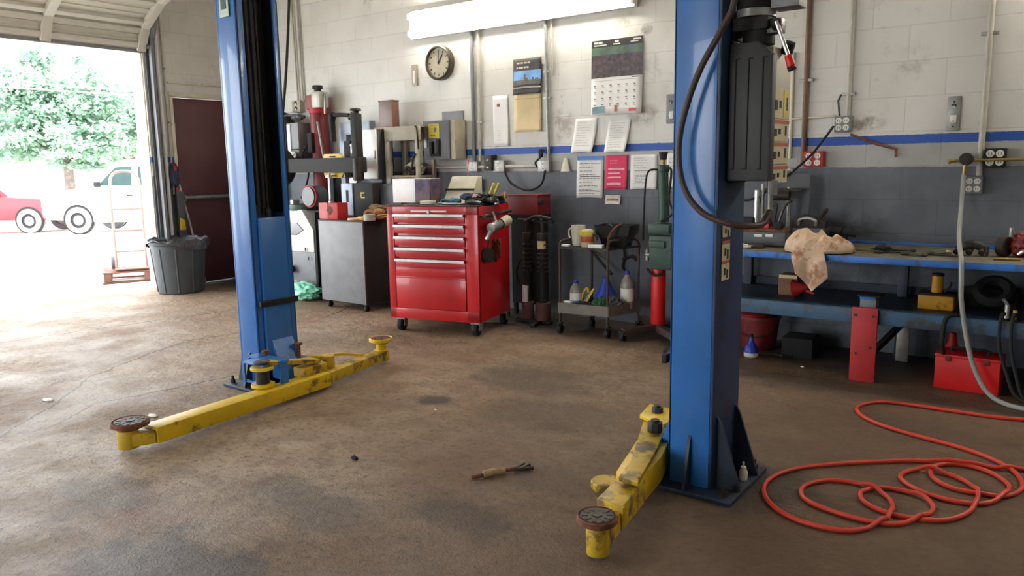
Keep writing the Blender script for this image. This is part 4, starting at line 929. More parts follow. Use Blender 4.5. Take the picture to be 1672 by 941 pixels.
solo('rag', B().blob((-2.90, 4.84, zt + .025), (.08, .04, .025), .4, 3, 14, 4, -.024), 'soot', 'black oily rag in the middle of the cart lower tray', 'rag')
solo('parts_bag', B().blob((-2.70, 4.90, zt + .05), (.06, .05, .05), .35, 3, 15, 4, -.048), 'dkgrey', 'dark grey parts bag beside the green rag on the cart', 'bag')
solo('paper_cup', B().prism([(-3.07, .19), (-3.015, .19), (-3.01, .235), (-3.075, .235)], 'y', 4.80, 4.84), 'paper', 'white folded paper at the front left of the cart lower tray', 'paper')
b = B(); b.tube([(-2.87, WY - .02, .60), (-2.86, WY - .025, .52), (-2.88, WY - .02, .44), (-2.84, WY - .02, .40)], .010).tube([(-2.88, WY - .02, .50), (-2.80, WY - .03, .53), (-2.75, WY - .03, .50)], .012)
solo('hanging_clamp', b, 'black', 'black clamp and cable hanging on the wall behind the cart', 'clamp')
solo('broom_handle', B().cyl((-3.20, WY - .03, .60), (-2.90, WY - .16, .40), .012), 'soot', 'dark handle leaning on the grey wall behind the cart', 'handle')

# ------------------------------------------------------------------ green and red transmission jack
tj = thing('transmission_jack', 'tall transmission jack with a green ram on a red cylinder beside the right post', 'jack', (-2.40, 5.02, 0))
jx, jy = -2.405, 5.02
B(tj).cyl((jx, jy, .10), (jx, jy, .50), .052, seg=26, bev=.004).build('cylinder', 'red_bright', tj)
b = B(tj); b.box((jx + .035, jy, .62), (.17, .12, .24), bev=.01).box((jx + .03, jy - .02, .79), (.16, .12, .07), bev=.008).box((jx + .02, jy - .07, .68), (.12, .03, .05), bev=.006); b.build('pump_body', 'green', tj)
b = B(tj); b.cyl((jx + .035, jy, .83), (jx + .025, jy, 1.19), .038, .036, seg=20).cyl((jx + .025, jy, 1.18), (jx + .025, jy, 1.23), .043, seg=20, bev=.004); b.build('ram', 'green', tj)
b = B(tj); b.cyl((jx + .025, jy, 1.23), (jx + .025, jy, 1.27), .016, seg=14); b.build('piston_rod', 'bronze', tj)
b = B(tj); b.cyl((jx + .025, jy, 1.265), (jx + .025, jy, 1.32), .022, .032, seg=18, bev=.004); b.build('saddle', 'black', tj)
b = B(tj); b.tube([(jx + .0, jy - .03, 1.20), (jx - .06, jy - .05, 1.19), (jx - .085, jy - .05, 1.10), (jx - .10, jy - .04, .90), (jx - .11, jy - .03, .70)], .007).tube([(jx + .06, jy - .03, 1.20), (jx + .10, jy - .03, 1.19), (jx + .09, jy - .04, 1.0), (jx + .12, jy - .04, .90), (jx + .04, jy - .06, .84)], .008); b.build('jack_hose', 'rubber', tj)
b = B(tj); b.cyl((jx - .07, jy - .04, .56), (jx - .07, jy - .04, .64), .014).cyl((jx - .08, jy - .04, .60), (jx - .03, jy - .04, .60), .016); b.build('release_valve', 'steel', tj)
b = B(tj); b.tube([(jx - .06, jy - .06, .50), (jx, jy - .075, .46), (jx + .06, jy - .06, .48)], .010); b.build('pedal', 'black', tj)
b = B(tj); b.bar((jx - .15, jy - .25, .065), (jx + .12, jy + .12, .085), .06, .05, .006).bar((jx + .25, jy - .24, .07), (jx - .22, jy + .18, .085), .06, .05, .006); b.build('base_leg', mat('brown_base', S(66, 48, 42), .6, .1, .2, 9), tj)
for (x, y) in ((jx - .15, jy - .25), (jx + .25, jy - .24), (jx - .22, jy + .18)):
    B(tj).cyl((x - .015, y, .032), (x + .015, y, .032), .032, seg=16, bev=.004).box((x, y, .062), (.04, .05, .03), bev=.004).build('caster', 'rubber', tj)
b = B(); b.bar((-2.09, 4.45, .035), (-1.75, 4.55, .035), .07, .06, .004)
o = solo('steel_tube', b, 'black', 'short black square tube on the floor behind the right post', 'tube')

# ------------------------------------------------------------------ work bench along the back wall
wb = thing('work_bench', 'long blue-edged steel work bench along the back wall at right', 'work bench', (-.6, 5.0, 0))
bx0, bx1, by0, by1 = -1.92, 1.2, 4.62, 5.375
cxm = (bx0 + bx1) / 2; L = bx1 - bx0
B(wb).box((cxm, (by0 + by1) / 2 + .01, .698), (L, by1 - by0 - .02, .016)).build('bench_top', mat('dirty_bench_top', S(104, 98, 80), .65, .1, .2, 6, S(58, 50, 40), .6, 7, .1), wb)
B(wb).box((cxm, by0 + .005, .689), (L, .012, .036), bev=.003).build('front_edge', 'blue_bench', wb, 'chipped blue front edge')
B(wb).box((cxm, by1 - .005, .71), (L, .010, .03), bev=.003).build('back_edge', 'blue_bench', wb)
B(wb).box((cxm, by0 + .01, .369), (L, .02, .082), bev=.004).box((cxm, by0 + .04, .408), (L, .06, .008)).build('front_rail', 'blue_rail', wb)
B(wb).box((cxm, (by0 + by1) / 2 + .05, .392), (L, by1 - by0 - .12, .014)).box((cxm, by1 - .03, .42), (L, .012, .06)).build('lower_shelf', 'blue_dark', wb)
for (x, y) in ((-1.85, by0 + .05), (-1.85, by1 - .08), (-.86, by1 - .12), (.9, by0 + .05), (.9, by1 - .08), (-.12, by0 + .06)):
    B(wb).box((x, y, .345), (.055, .05, .69), bev=.004).build('leg', 'blue_dark', wb)
B(wb).bar((-.93, 4.70, .12), (-.74, 5.1, .37), .03, .03).build('brace', 'black', wb)
bd = thing('red_board', 'upright red board bolted to the front rail of the blue bench', 'board', (-.935, 4.60, 0))
B(bd).box((-.937, 4.598, .212), (.134, .018, .424), bev=.003).build('plank', 'red_dull', bd)
for (x, z) in ((-.985, .38), (-.89, .38), (-.975, .16), (-.90, .2)): B(bd).cyl((x, 4.590, z), (x, 4.584, z), .007, seg=10).build('bolt', 'iron', bd)
o = thing('vise_stand', 'short steel block with a blue-lipped plate standing behind the red board', 'stand', (-.94, 4.72, .40))
B(o).box((-.942, 4.72, .432), (.085, .08, .065), bev=.004).build('block', 'grey', o)
B(o).box((-.937, 4.72, .478), (.125, .11, .010), bev=.002).build('plate', 'black', o)
B(o).box((-.942, 4.672, .470), (.085, .006, .024), bev=.002).build('lip', 'blue_bench', o)

zt = .7065
# stained cloth heaped on the bench and hanging over its edge
rg = B()
def rag(u, v):
    nz = lambda p, q, o: mnoise.noise(Vector((u * p, v * q, o)))
    if v < .56:
        t_ = v / .56                                       # 0 at the back of the heap, 1 at the bench edge
        wid = .36 - .17 * max(0, (t_ - .55) / .45) ** 1.5
        x = -1.238 + (u - .5) * wid + .03 * nz(3, 5, 1.3) + .02 * nz(6, 9, 7.3) - .016 * t_
        y = 4.86 - (4.86 - 4.607) * t_ + .04 * nz(4, 4, 5.1) * (1 - t_) + .012 * nz(8, 8, 2.1) * (1 - t_)
        env = (max(0, math.sin(PI * (u ** .85))) ** .42) * (max(0, math.sin(PI * min(1, t_ * .96 + .02))) ** .5)
        rid = 1 - abs(math.sin(7.5 * u + 4 * t_ + 2.6 * nz(2.4, 3.0, 2.2)))
        rid2 = 1 - abs(math.sin(5 * t_ - 6 * u + 2.2 * nz(3, 2, 8.8)))
        z = zt + .006 + env * (.092 + .030 * rid + .022 * rid2 + .03 * nz(3, 3, 4.4) + .012 * nz(9, 9, 3.3))
    else:
        k = (v - .56) / .44
        c = u - .55
        wid = .19 - .015 * k
        x = -1.262 + (u - .5) * wid + .035 * k + .006 * nz(3, 3, 9)
        ln = .215 - .13 * abs(c) * 1.4                     # pointed lower hem
        z = zt + .008 - k * ln
        rid = math.sin(9 * u + 1.5 * k + 1.5 * nz(2, 2, 6.1))
        y = 4.597 - .014 * (1 + rid) * min(1, k * 4) - .012 * k
        if k > .62: y -= .014 * (k - .62) / .38 * (1 + .5 * math.sin(4 * u))
    return (x, y, z)
rg.grid(rag, 56, 84); rg.solid(.003)
solo('shop_rag', rg, 'cloth', 'large stained tan rag heaped on the bench and hanging over its edge', 'rag')
# machine on the bench beside the post
o = thing('grinding_machine', 'dark bench machine with a back plate, clamps and tubing behind the pump hose', 'machine', (-1.70, 5.05, zt))
B(o).box((-1.67, 5.02, .755), (.36, .22, .09), bev=.008).build('machine_base', 'dkgrey', o)
B(o).box((-1.66, 5.0, .81), (.34, .2, .02), bev=.004).build('tray', 'rust', o)
B(o).box((-1.58, 5.20, .98), (.30, .02, .36), bev=.004).build('back_plate', 'dkgrey', o)
B(o).box((-1.77, 5.0, .85), (.12, .12, .07), bev=.01).build('motor_block', 'black', o)
B(o).cyl((-1.70, 4.98, .82), (-1.70, 4.98, 1.06), .018, seg=14).build('spindle', 'chrome', o)
B(o).cyl((-1.67, 5.0, .82), (-1.67, 5.0, 1.1), .012, seg=12).cyl((-1.52, 5.05, .82), (-1.52, 5.05, 1.08), .012, seg=12).build('guide_post', 'steel', o)
B(o).box((-1.56, 5.05, 1.06), (.26, .10, .022), bev=.006).cyl((-1.62, 5.0, 1.03), (-1.50, 5.0, 1.03), .035, seg=18, bev=.006).build('head', 'iron', o)
B(o).tube([(-1.82, 4.98, .88), (-1.81, 4.97, .98), (-1.74, 4.97, 1.0), (-1.68, 4.98, 1.02)], .009).build('arm', 'black', o)
B(o).tube([(-1.60, 4.98, .83), (-1.62, 4.97, .93), (-1.57, 4.97, .97), (-1.59, 4.98, .85)], .008).tube([(-1.55, 4.96, .85), (-1.52, 4.96, .95), (-1.48, 4.98, 1.0)], .008).tube([(-1.66, 4.95, .84), (-1.64, 4.94, .9), (-1.60, 4.94, .93)], .007).build('tubing', 'tool', o)
B(o).cyl((-1.54, 4.96, .84), (-1.54, 4.90, .84), .028, seg=16, bev=.004).build('hand_wheel', 'black', o)
B(o).box((-1.62, 4.95, .835), (.03, .03, .03), bev=.005).build('clip', 'red_bright', o)
B(o).box((-1.66, 4.905, .775), (.05, .003, .016)).box((-1.59, 4.905, .778), (.045, .003, .018)).build('plate_label', 'outletwhite', o)
# paper bag and cup stuff on the machine
solo('paper_scrap', B().blob((-1.60, 5.14, 1.185), (.06, .035, .014), .5, 3, 2), 'offwhite', 'crumpled cream paper with a yellow scrap on the machine back plate', 'paper')
# metal toolbox with a folding handle
o = thing('carry_case', 'grey metal case with a steel carry handle on the bench behind the rag', 'case', (-1.40, 5.12, zt))
B(o).box((-1.395, 5.10, .765), (.21, .16, .115), bev=.006).build('case_body', 'dkgrey', o)
B(o).prism([(-1.50, .82), (-1.29, .82), (-1.29, .86), (-1.33, .885), (-1.43, .905), (-1.50, .87)], 'y', 5.06, 5.14, .006).build('case_lid', 'iron', o)
B(o).tube([(-1.45, 5.04, .84), (-1.44, 5.03, .875), (-1.39, 5.03, .885), (-1.345, 5.03, .87), (-1.345, 5.04, .84)], .010).build('carry_handle', 'steel', o)
B(o).tube([(-1.33, 5.08, .885), (-1.30, 5.08, .93), (-1.285, 5.08, .93)], .014).build('spout', 'iron', o)
solo('grinder_wheel', B().cyl((-1.27, 5.10, .80), (-1.20, 5.10, .80), .035, .025, seg=20, bev=.006).cyl((-1.20, 5.10, .80), (-1.12, 5.12, .785), .024, .018, seg=16, bev=.004).box((-1.22, 5.11, .745), (.10, .05, .075), bev=.008), 'black', 'black motor with a stubby shaft right of the grey case', 'motor')
# flat tools on the bench
b = B(); b.box((-1.02, 4.95, zt + .005), (.11, .03, .010), .2, .002); solo('ruler', b, 'bronze', 'short brass-coloured bar lying right of the rag', 'tool')
for k, (x, y, rz, L, lb) in enumerate(((-.86, 4.86, .3, .15, 'dark open wrench lying in the middle of the bench'), (-.74, 4.80, -.2, .10, 'small dark wrench near the front of the bench middle'), (-.88, 4.98, .1, .2, 'long dark wrench near the back of the bench middle'), (-.63, 4.9, .5, .08, 'stubby dark wrench left of the iron casting'))):
    c, s_ = math.cos(rz) * L / 2, math.sin(rz) * L / 2
    b = B(); b.bar((x - c, y - s_, zt + .008), (x + c, y + s_, zt + .008), .018, .010, .003).ring((x - c, y - s_, zt + .009), .018, .008).ring((x + c, y + s_, zt + .009), .015, .007)
    solo('wrench', b, 'tool', lb, 'tool')
b = B(); b.blob((-.92, 4.90, zt + .022), (.05, .03, .022), .3, 3, 31, 3, -.021); solo('rag', b, 'soot', 'small black greasy lump on the middle of the bench', 'rag')
solo('bolt_box', B().cyl((-.60, 5.02, zt), (-.60, 5.02, zt + .016), .012, seg=12), 'outletwhite', 'tiny white cap on the bench left of the iron casting', 'cap')
# iron casting with lobes, and the red caliper at the right end
o = thing('exhaust_manifold', 'oily iron casting with ports lying on the bench beside the clear hose', 'casting', (-.48, 4.97, zt))
b = B(o); b.tube([(-.555, 4.96, zt + .03), (-.51, 4.96, zt + .05), (-.46, 4.96, zt + .06), (-.41, 4.97, zt + .035)], [.022] * 6 + [.028] * 6 + [.024] * 12, 12)
for x in (-.55, -.49, -.43): b.cyl((x, 4.93, zt + .018), (x + .005, 4.97, zt + .04), .017, seg=14)
b.build('casting_body', 'iron', o)
B(o).box((-.405, 4.965, zt + .03), (.012, .07, .058), bev=.005).build('flange', 'tool', o)
solo('pry_bar', B().cyl((-.66, 4.86, zt + .007), (-.50, 4.84, zt + .007), .006), 'tool', 'thin dark rod in front of the iron casting', 'tool')
o = thing('brake_caliper', 'red and black brake assembly at the right end of the bench', 'brake part', (-.29, 5.0, zt))
B(o).cyl((-.35, 5.0, zt + .055), (-.31, 4.98, zt + .055), .055, seg=24, bev=.006).build('drum', 'iron', o)
B(o).blob((-.25, 5.0, zt + .07), (.06, .05, .065), .3, 2.4, 5).build('caliper', 'red_dark', o)
B(o).cyl((-.30, 4.97, zt + .11), (-.30, 4.97, zt + .16), .012, seg=12, bev=.002).build('bleed_screw', 'steel', o)
B(o).tube([(-.26, 4.93, zt + .02), (-.23, 4.92, zt + .04), (-.20, 4.93, zt + .015)], .010).build('spring', 'chrome', o)
solo('chisel', B().cyl((-.36, 4.78, zt + .008), (-.24, 4.80, zt + .008), .007), 'bronze', 'short brass rod at the front right of the bench top', 'tool')
# left end of the bench: white rags
solo('paper_scrap', B().blob((-1.74, 4.78, zt + .012), (.09, .04, .014), .5, 3, 22, 3, -.012), 'offwhite', 'flat white rag beside the right post on the bench', 'rag')
solo('sanding_block', B().box((-1.63, 4.80, zt + .016), (.10, .05, .03), .1, .006), 'iron', 'dark block lying in front of the bench machine', 'block')

# things on the bench's lower shelf
zs_ = .40
o = thing('battery_charger', 'mustard-yellow box with a round post on top on the bench lower shelf', 'box', (-.63, 4.92, zs_))
B(o).box((-.627, 4.92, .44), (.18, .13, .08), bev=.006).build('box_body', 'orange_yellow', o)
B(o).box((-.627, 4.92, .486), (.19, .14, .012), bev=.003).build('box_lid', 'black', o)
B(o).cyl((-.63, 4.92, .492), (-.63, 4.92, .59), .03, seg=20, bev=.004).build('post', 'orange_yellow', o)
B(o).cyl((-.63, 4.92, .588), (-.63, 4.92, .60), .032, seg=20).build('post_cap', 'black', o)
B(o).tube([(-.59, 4.90, .50), (-.565, 4.89, .53), (-.56, 4.89, .56)], .007).build('lead', 'rubber', o)
o = thing('cardboard_box', 'brown cardboard box at the left of the bench lower shelf', 'box', (-1.47, 5.0, zs_))
B(o).box((-1.47, 5.0, .465), (.12, .13, .13), bev=.004).build('carton', 'cardboard', o)
B(o).box((-1.47, 4.93, .52), (.11, .004, .02)).build('flap', 'tan', o)
o = thing('red_funnel', 'red funnel lying on the lower shelf below the hanging rag', 'funnel', (-1.385, 4.86, zs_))
Mf = Matrix.Rotation(R(80), 4, 'Y')
B().lathe([(.055, 0), (.058, .003), (.03, .06), (.015, .085), (.012, .085), (.026, .06), (.052, .003)], (-.03, 0, .058), 24, Mf).build('cone', 'red_dull', o)
B().cyl((.05, 0, .052), (.10, 0, .035), .012, .008, seg=12).build('spout', 'red_dull', o)
b = B(); b.ring((-.36, 4.98, zs_ + .112), .075, .03, (0, -.7, .7)); solo('coiled_belt', b, 'rubber', 'coiled black rubber belt at the right of the lower shelf', 'belt')
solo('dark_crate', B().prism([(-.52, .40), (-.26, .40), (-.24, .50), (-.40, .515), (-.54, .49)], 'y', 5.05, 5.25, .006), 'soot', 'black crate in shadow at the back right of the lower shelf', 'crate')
o = thing('clamp', 'dark screw clamp gripping the front rail below the yellow box', 'clamp', (-.54, 4.63, .30))
B(o).tube([(-.545, 4.66, .20), (-.55, 4.60, .28), (-.54, 4.60, .40), (-.50, 4.62, .425), (-.44, 4.64, .42)], .012).build('frame', 'black', o)
B(o).cyl((-.47, 4.63, .44), (-.47, 4.63, .36), .008, seg=10).build('screw', 'iron', o)

# things under the bench
def bucket(name, label, x, y, r, h, m):
    o = thing(name, label, 'bucket', (x, y, 0))
    B().lathe([(0, 0), (r * .82, 0), (r, h), (r * 1.05, h), (r * 1.05, h - .02), (r * .97, h - .01), (r * .8, .01), (0, .01)], (0, 0, 0), 28).build('pail', m, o)
    B().ring((0, 0, h * .93), r * 1.01, .006).build('rim', m, o)
    B().tube([(-r * 1.0, -.02, h * .88), (-r * .8, -r * .75, h * .55), (0, -r * 1.12, h * .42), (r * .8, -r * .75, h * .55), (r * 1.0, -.02, h * .88)], .004).build('bail', 'iron', o)
    return o
bucket('bucket', 'red bucket with a wire bail under the left of the bench', -1.70, 5.10, .135, .225, 'red_dark')
B().lathe([(0, .19), (.09, .19), (.10, .235), (.05, .245), (0, .245)], (-.03, -.02, 0), 24).build('lid', 'red_dull', bpy.data.objects['bucket'])
o = thing('cleaner_bottle', 'blue bottle with a white base on the floor under the bench', 'bottle', (-1.655, 4.83, 0))
B().lathe([(.042, .022), (.044, .024), (.04, .06), (.022, .085), (.014, .10), (.012, .125), (0, .125)], (0, 0, 0), 20).build('bottle_body', 'bluepl', o)
B().lathe([(0, 0), (.044, 0), (.046, .004), (.045, .026), (0, .026)], (0, 0, 0), 20).build('base', 'outletwhite', o)
B().cyl((0, 0, .118), (0, 0, .145), .012, seg=12).build('cap', 'black', o)
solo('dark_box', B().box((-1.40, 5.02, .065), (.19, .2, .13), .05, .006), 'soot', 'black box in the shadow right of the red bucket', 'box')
solo('red_rod', B().cyl((-1.845, 4.86, .012), (-1.845, 4.88, .24), .010), 'red_dull', 'red rod standing at the left of the bench behind the right post', 'rod')
b = B(); b.tube([(-1.60, 4.86, .012), (-1.54, 4.90, .012), (-1.47, 4.86, .02), (-1.44, 4.9, .012), (-1.38, 4.95, .02), (-1.33, 4.93, .10)], .006); solo('cord', b, 'tool', 'grey cord trailing on the floor beside the blue bottle', 'cord')
tbx = thing('metal_toolbox', 'bright red metal toolbox on the floor under the right of the bench', 'toolbox', (-.43, 4.77, 0), R(-2))
B().box((0, 0, .088), (.305, .19, .176), bev=.005).build('box', 'red_bright', tbx)
B().box((0, 0, .184), (.312, .197, .018), bev=.004).build('lid', 'red_bright', tbx)
B().tube([(-.08, 0, .193), (-.08, 0, .215), (.08, 0, .215), (.08, 0, .193)], .007, 8, 5).build('carry_handle', 'black', tbx)
B().box((-.09, -.098, .172), (.03, .006, .03), bev=.002).box((.09, -.098, .172), (.03, .006, .03), bev=.002).build('latch', 'red_dark', tbx)
o = thing('oil_can', 'small red oil bottle standing behind the red toolbox under the bench', 'bottle', (-.545, 5.0, .0))
B().lathe([(0, 0), (.04, 0), (.04, .16), (.026, .19), (.02, .25), (0, .25)], (0, 0, 0), 18).build('bottle_body', 'red_bright', o)
B().cyl((0, 0, .25), (0, 0, .265), .014, seg=12).build('cap', 'black', o)
bl = B(); bl.box((-.83, 5.17, .12), (.07, .012, .23), bev=.003); solo('galvanised_offcut', bl, 'steel', 'grey sheet offcut standing against the bench back leg', 'offcut')
# hoses hanging at the right end of the bench
for (x, dx, lb) in ((-.285, .09, 'black hose hanging over the front rail, left one of the pair at the right edge'), (-.235, .07, 'black hose hanging over the front rail, right one of the pair at the right edge')):
    b = B(); b.tube([(x + .02, 4.66, .42), (x, 4.60, .455), (x - .008, 4.575, .40), (x + .0, 4.565, .28), (x + dx * .5, 4.55, .14), (x + dx, 4.53, .05), (x + dx * 2.2, 4.50, .012)], .009); solo('rubber_hose', b, 'rubber', lb, 'hose')
o = thing('hose_reel_nozzle', 'steel air nozzle resting on the front rail above the hoses at right', 'nozzle', (-.26, 4.64, .42))
B(o).cyl((-.27, 4.62, .43), (-.27, 4.62, .50), .012, seg=12).cyl((-.27, 4.62, .50), (-.29, 4.61, .53), .008, seg=10).build('nozzle_body', 'chrome', o)
B(o).box((-.235, 4.63, .45), (.02, .02, .05), bev=.004).build('nozzle_trigger', 'bronze', o)

# ------------------------------------------------------------------ left corner machines
tm = thing('tire_machine', 'white and grey tyre changer with a horizontal arm behind the left post', 'tyre changer', (-6.25, 5.05, 0))
Yf = 4.86
b = B(tm); b.prism([(-6.75, .44), (-5.965, .44), (-5.965, .66), (-6.12, .85), (-6.75, .85)], 'y', Yf, Yf + .30, .01)
b.build('upper_body', 'white', tm)
b = B(tm); b.prism([(-6.75, .60), (-6.22, .60), (-6.10, .655), (-6.20, .725), (-6.75, .725)], 'y', Yf - .012, Yf + .05, .004); b.build('control_recess', mat('recess_grey', S(150, 152, 156), .4, 0, .08, 9, S(40, 40, 44), .1, 3), tm)
B(tm).box((-6.36, Yf + .16, .265), (.78, .30, .35), bev=.008).build('lower_body', 'grey', tm)
B(tm).box((-5.952, Yf + .18, .46), (.03, .34, .74), bev=.006).build('side_panel', 'black', tm)
B(tm).box((-6.37, Yf - .04, .265), (.16, .08, .05), bev=.008).cyl((-6.30, Yf - .01, .265), (-6.30, Yf - .06, .265), .04, seg=18, bev=.006).build('pedal', 'black', tm)
B(tm).box((-6.36, Yf + .16, .05), (.74, .26, .09)).build('plinth', 'soot', tm)
for (x, z) in ((-6.42, .79), (-6.42, .48), (-6.08, .47), (-6.40, .42), (-6.04, .38)): B(tm).box((x, Yf - .013, z), (.012, .005, .03)).build('screw_slot', 'dkink', tm)
B(tm).bar((-6.45, 4.95, 1.276), (-5.14, 4.775, 1.270), .10, .135, .012).build('arm', 'black', tm, 'thick black horizontal arm')
B(tm).prism([(-6.50, 1.06), (-6.38, 1.12), (-6.32, 1.19), (-6.32, 1.35), (-6.40, 1.42), (-6.50, 1.48)], 'y', 4.86, 4.98, .01).build('arm_flange', 'black', tm)
B(tm).box((-5.215, 4.79, 1.425), (.068, .08, .585), bev=.008).build('mast', 'black', tm)
B(tm).cyl((-5.215, 4.79, 1.71), (-5.215, 4.79, 1.74), .028, seg=14).cyl((-5.215, 4.79, 1.74), (-5.215, 4.79, 1.76), .052, .046, seg=20, bev=.004).build('mast_cap', 'iron', tm)
B(tm).prism([(-5.90, 1.335), (-5.885, 1.38), (-5.65, 1.38), (-5.62, 1.335), (-5.62, 1.20), (-5.65, 1.155), (-5.885, 1.155), (-5.90, 1.20)], 'y', 4.975, 4.995, .003).build('yellow_plate', 'yellow', tm, 'yellow plate behind the arm')
B(tm).box((-5.76, 4.97, 1.355), (.08, .004, .012)).box((-5.76, 4.97, 1.175), (.08, .004, .012)).build('plate_print', 'rust', tm)
B(tm).cyl((-5.77, 4.93, 1.20), (-5.77, 4.93, .95), .014, seg=12).cyl((-5.77, 4.93, 1.16), (-5.77, 4.93, 1.18), .03, seg=14).build('mount_rod', 'chrome', tm)
B(tm).cyl((-5.165, 4.735, 1.13), (-5.165, 4.735, 1.33), .038, seg=14, bev=.004).build('lock_knob', 'iron', tm)
b = B(tm); b.cyl((-5.0 - 1.05, Yf + .2, .98), (-6.05, Yf + .05, .98), .10, seg=30, bev=.01).cyl((-6.05, Yf + .05, .98), (-6.05, Yf + .03, .98), .09, seg=30); b.build('turntable_drum', 'grey', tm, 'grey drum with a red rim')
B(tm).ring((-6.05, Yf + .05, .98), .103, .008, (0, 1, 0)).build('drum_rim', 'red_dull', tm)
b = B(tm); b.box((-6.38, 4.94, .875), (.2, .1, .05), bev=.008).box((-6.29, 4.92, .90), (.05, .08, .09), bev=.008).cyl((-6.44, 4.93, .89), (-6.44, 4.93, .96), .02, seg=12); b.build('clamp_jaw', 'steel', tm)
B(tm).cyl((-6.25, 5.0, .84), (-6.25, 5.0, .90), .16, seg=30, bev=.01).build('turntable', 'green', tm)
# red jack cylinder
rj = thing('strut_compressor', 'tall red cylinder with a clear cap and side pipes standing behind the black arm', 'jack', (-6.265, 5.262, 0))
jx, jy = -6.265, 5.262
B(rj).cyl((jx, jy, .10), (jx, jy, 1.80), .088, seg=28, bev=.006).build('cylinder', 'red_dark', rj)
B(rj).cyl((jx, jy, 1.79), (jx, jy, 1.84), .097, seg=28, bev=.005).build('collar', 'red_dull', rj)
B(rj).box((jx - .06, jy, 1.90), (.09, .14, .14), bev=.01).build('gland', 'red_dark', rj)
B(rj).box((jx + .05, jy - .02, 1.92), (.13, .12, .16), bev=.02).build('valve_cap', mat('cloudy_cap', S(186, 184, 170), .3, 0, .1, 9), rj)
B(rj).cyl((jx - .0, jy, 1.95), (jx - .0, jy, 2.03), .035, seg=16).cyl((jx, jy, 2.03), (jx, jy, 2.065), .052, seg=8, bev=.005).build('knob', 'iron', rj)
B(rj).tube([(jx + .08, jy, 1.98), (jx + .14, jy - .03, 1.96), (jx + .15, jy - .04, 1.88), (jx + .14, jy - .04, 1.78)], .011).tube([(jx - .06, jy, 1.98), (jx - .12, jy - .03, 1.95), (jx - .13, jy - .03, 1.83)], .011).build('pipe', 'steel', rj)
B(rj).cyl((jx + .09, jy - .10, 1.70), (jx + .16, jy - .10, 1.32), .010).build('rod', 'steel', rj)
B(rj).box((jx - .02, jy - .10, 1.50), (.07, .05, .20), bev=.015).build('grip', 'black', rj)
B(rj).tube([(jx - .06, jy - .12, 1.48), (jx - .12, jy - .14, 1.38), (jx - .06, jy - .12, 1.25), (jx - .10, jy - .12, 1.1), (jx - .2, jy - .12, .95)], .009).build('jack_hose', 'rubber', rj)
B(rj).cyl((jx, jy, 0), (jx, jy, .10), .12, .11, seg=24, bev=.006).build('base', 'red_dark', rj)
# pale blue press frame
pf = thing('press_frame', 'pale blue-grey press frame with dark posts between the red cylinder and white cabinet', 'press', (-5.65, 5.18, 0))
B(pf).box((-5.62, 5.18, 1.62), (.40, .08, .12), bev=.008).build('head_beam', 'bluegrey', pf)
B(pf).box((-5.80, 5.18, .81), (.10, .07, 1.62), bev=.006).build('upright', 'bluegrey', pf); B(pf).box((-5.45, 5.18, .81), (.07, .07, 1.62), bev=.006).build('upright', 'bluegrey', pf)
B(pf).box((-5.70, 5.13, .90), (.09, .05, 1.2), bev=.004).build('slide', 'black', pf)
B(pf).cyl((-5.62, 5.12, 1.1), (-5.62, 5.12, 1.58), .012, seg=10).build('screw_rod', 'steel', pf)
B(pf).box((-5.62, 5.20, .04), (.46, .28, .08), bev=.008).build('foot', 'dkgrey', pf)
B(pf).tube([(-5.86, 5.08, 1.50), (-5.86, 5.08, 1.72), (-5.80, 5.08, 1.745), (-5.62, 5.08, 1.735)], [.03] * 6 + [.035] * 4 + [.02] * 20, 10).build('handle', 'black', pf)
B(pf).cyl((-5.58, 5.08, 1.74), (-5.62, 5.08, 1.70), .018, seg=10).cyl((-5.56, 5.08, 1.76), (-5.56, 5.08, 1.735), .03, seg=12).build('clamp_knob', 'iron', pf)
B(pf).box((-5.57, 5.08, 1.40), (.06, .05, .14), bev=.012).cyl((-5.60, 5.07, 1.46), (-5.52, 5.07, 1.42), .015).tube([(-5.60, 5.06, 1.33), (-5.55, 5.05, 1.38), (-5.50, 5.06, 1.33)], .014).box((-5.56, 5.06, 1.12), (.10, .06, .08), bev=.012).build('ram', 'chrome', pf)
# white cabinet
o = thing('steel_cabinet', 'narrow white steel cabinet with a dark side beside the beige rack', 'cabinet', (-5.28, 5.15, 0))
B(o).box((-5.305, 5.14, 1.365), (.17, .20, .44), bev=.006).build('cabinet_body', 'dkgrey', o)
B(o).box((-5.315, 5.03, 1.365), (.185, .02, .445), bev=.004).build('door', 'white', o, 'glossy white door')
B(o).box((-5.235, 5.018, 1.36), (.012, .012, .08), bev=.003).build('handle', 'steel', o)
B(o).box((-5.31, 5.13, 1.580), (.19, .18, .012), bev=.004).build('top_tray', 'rust', o)
B(o).box((-5.30, 5.16, .57), (.16, .16, 1.14), bev=.006).build('pedestal', 'dkgrey', o)
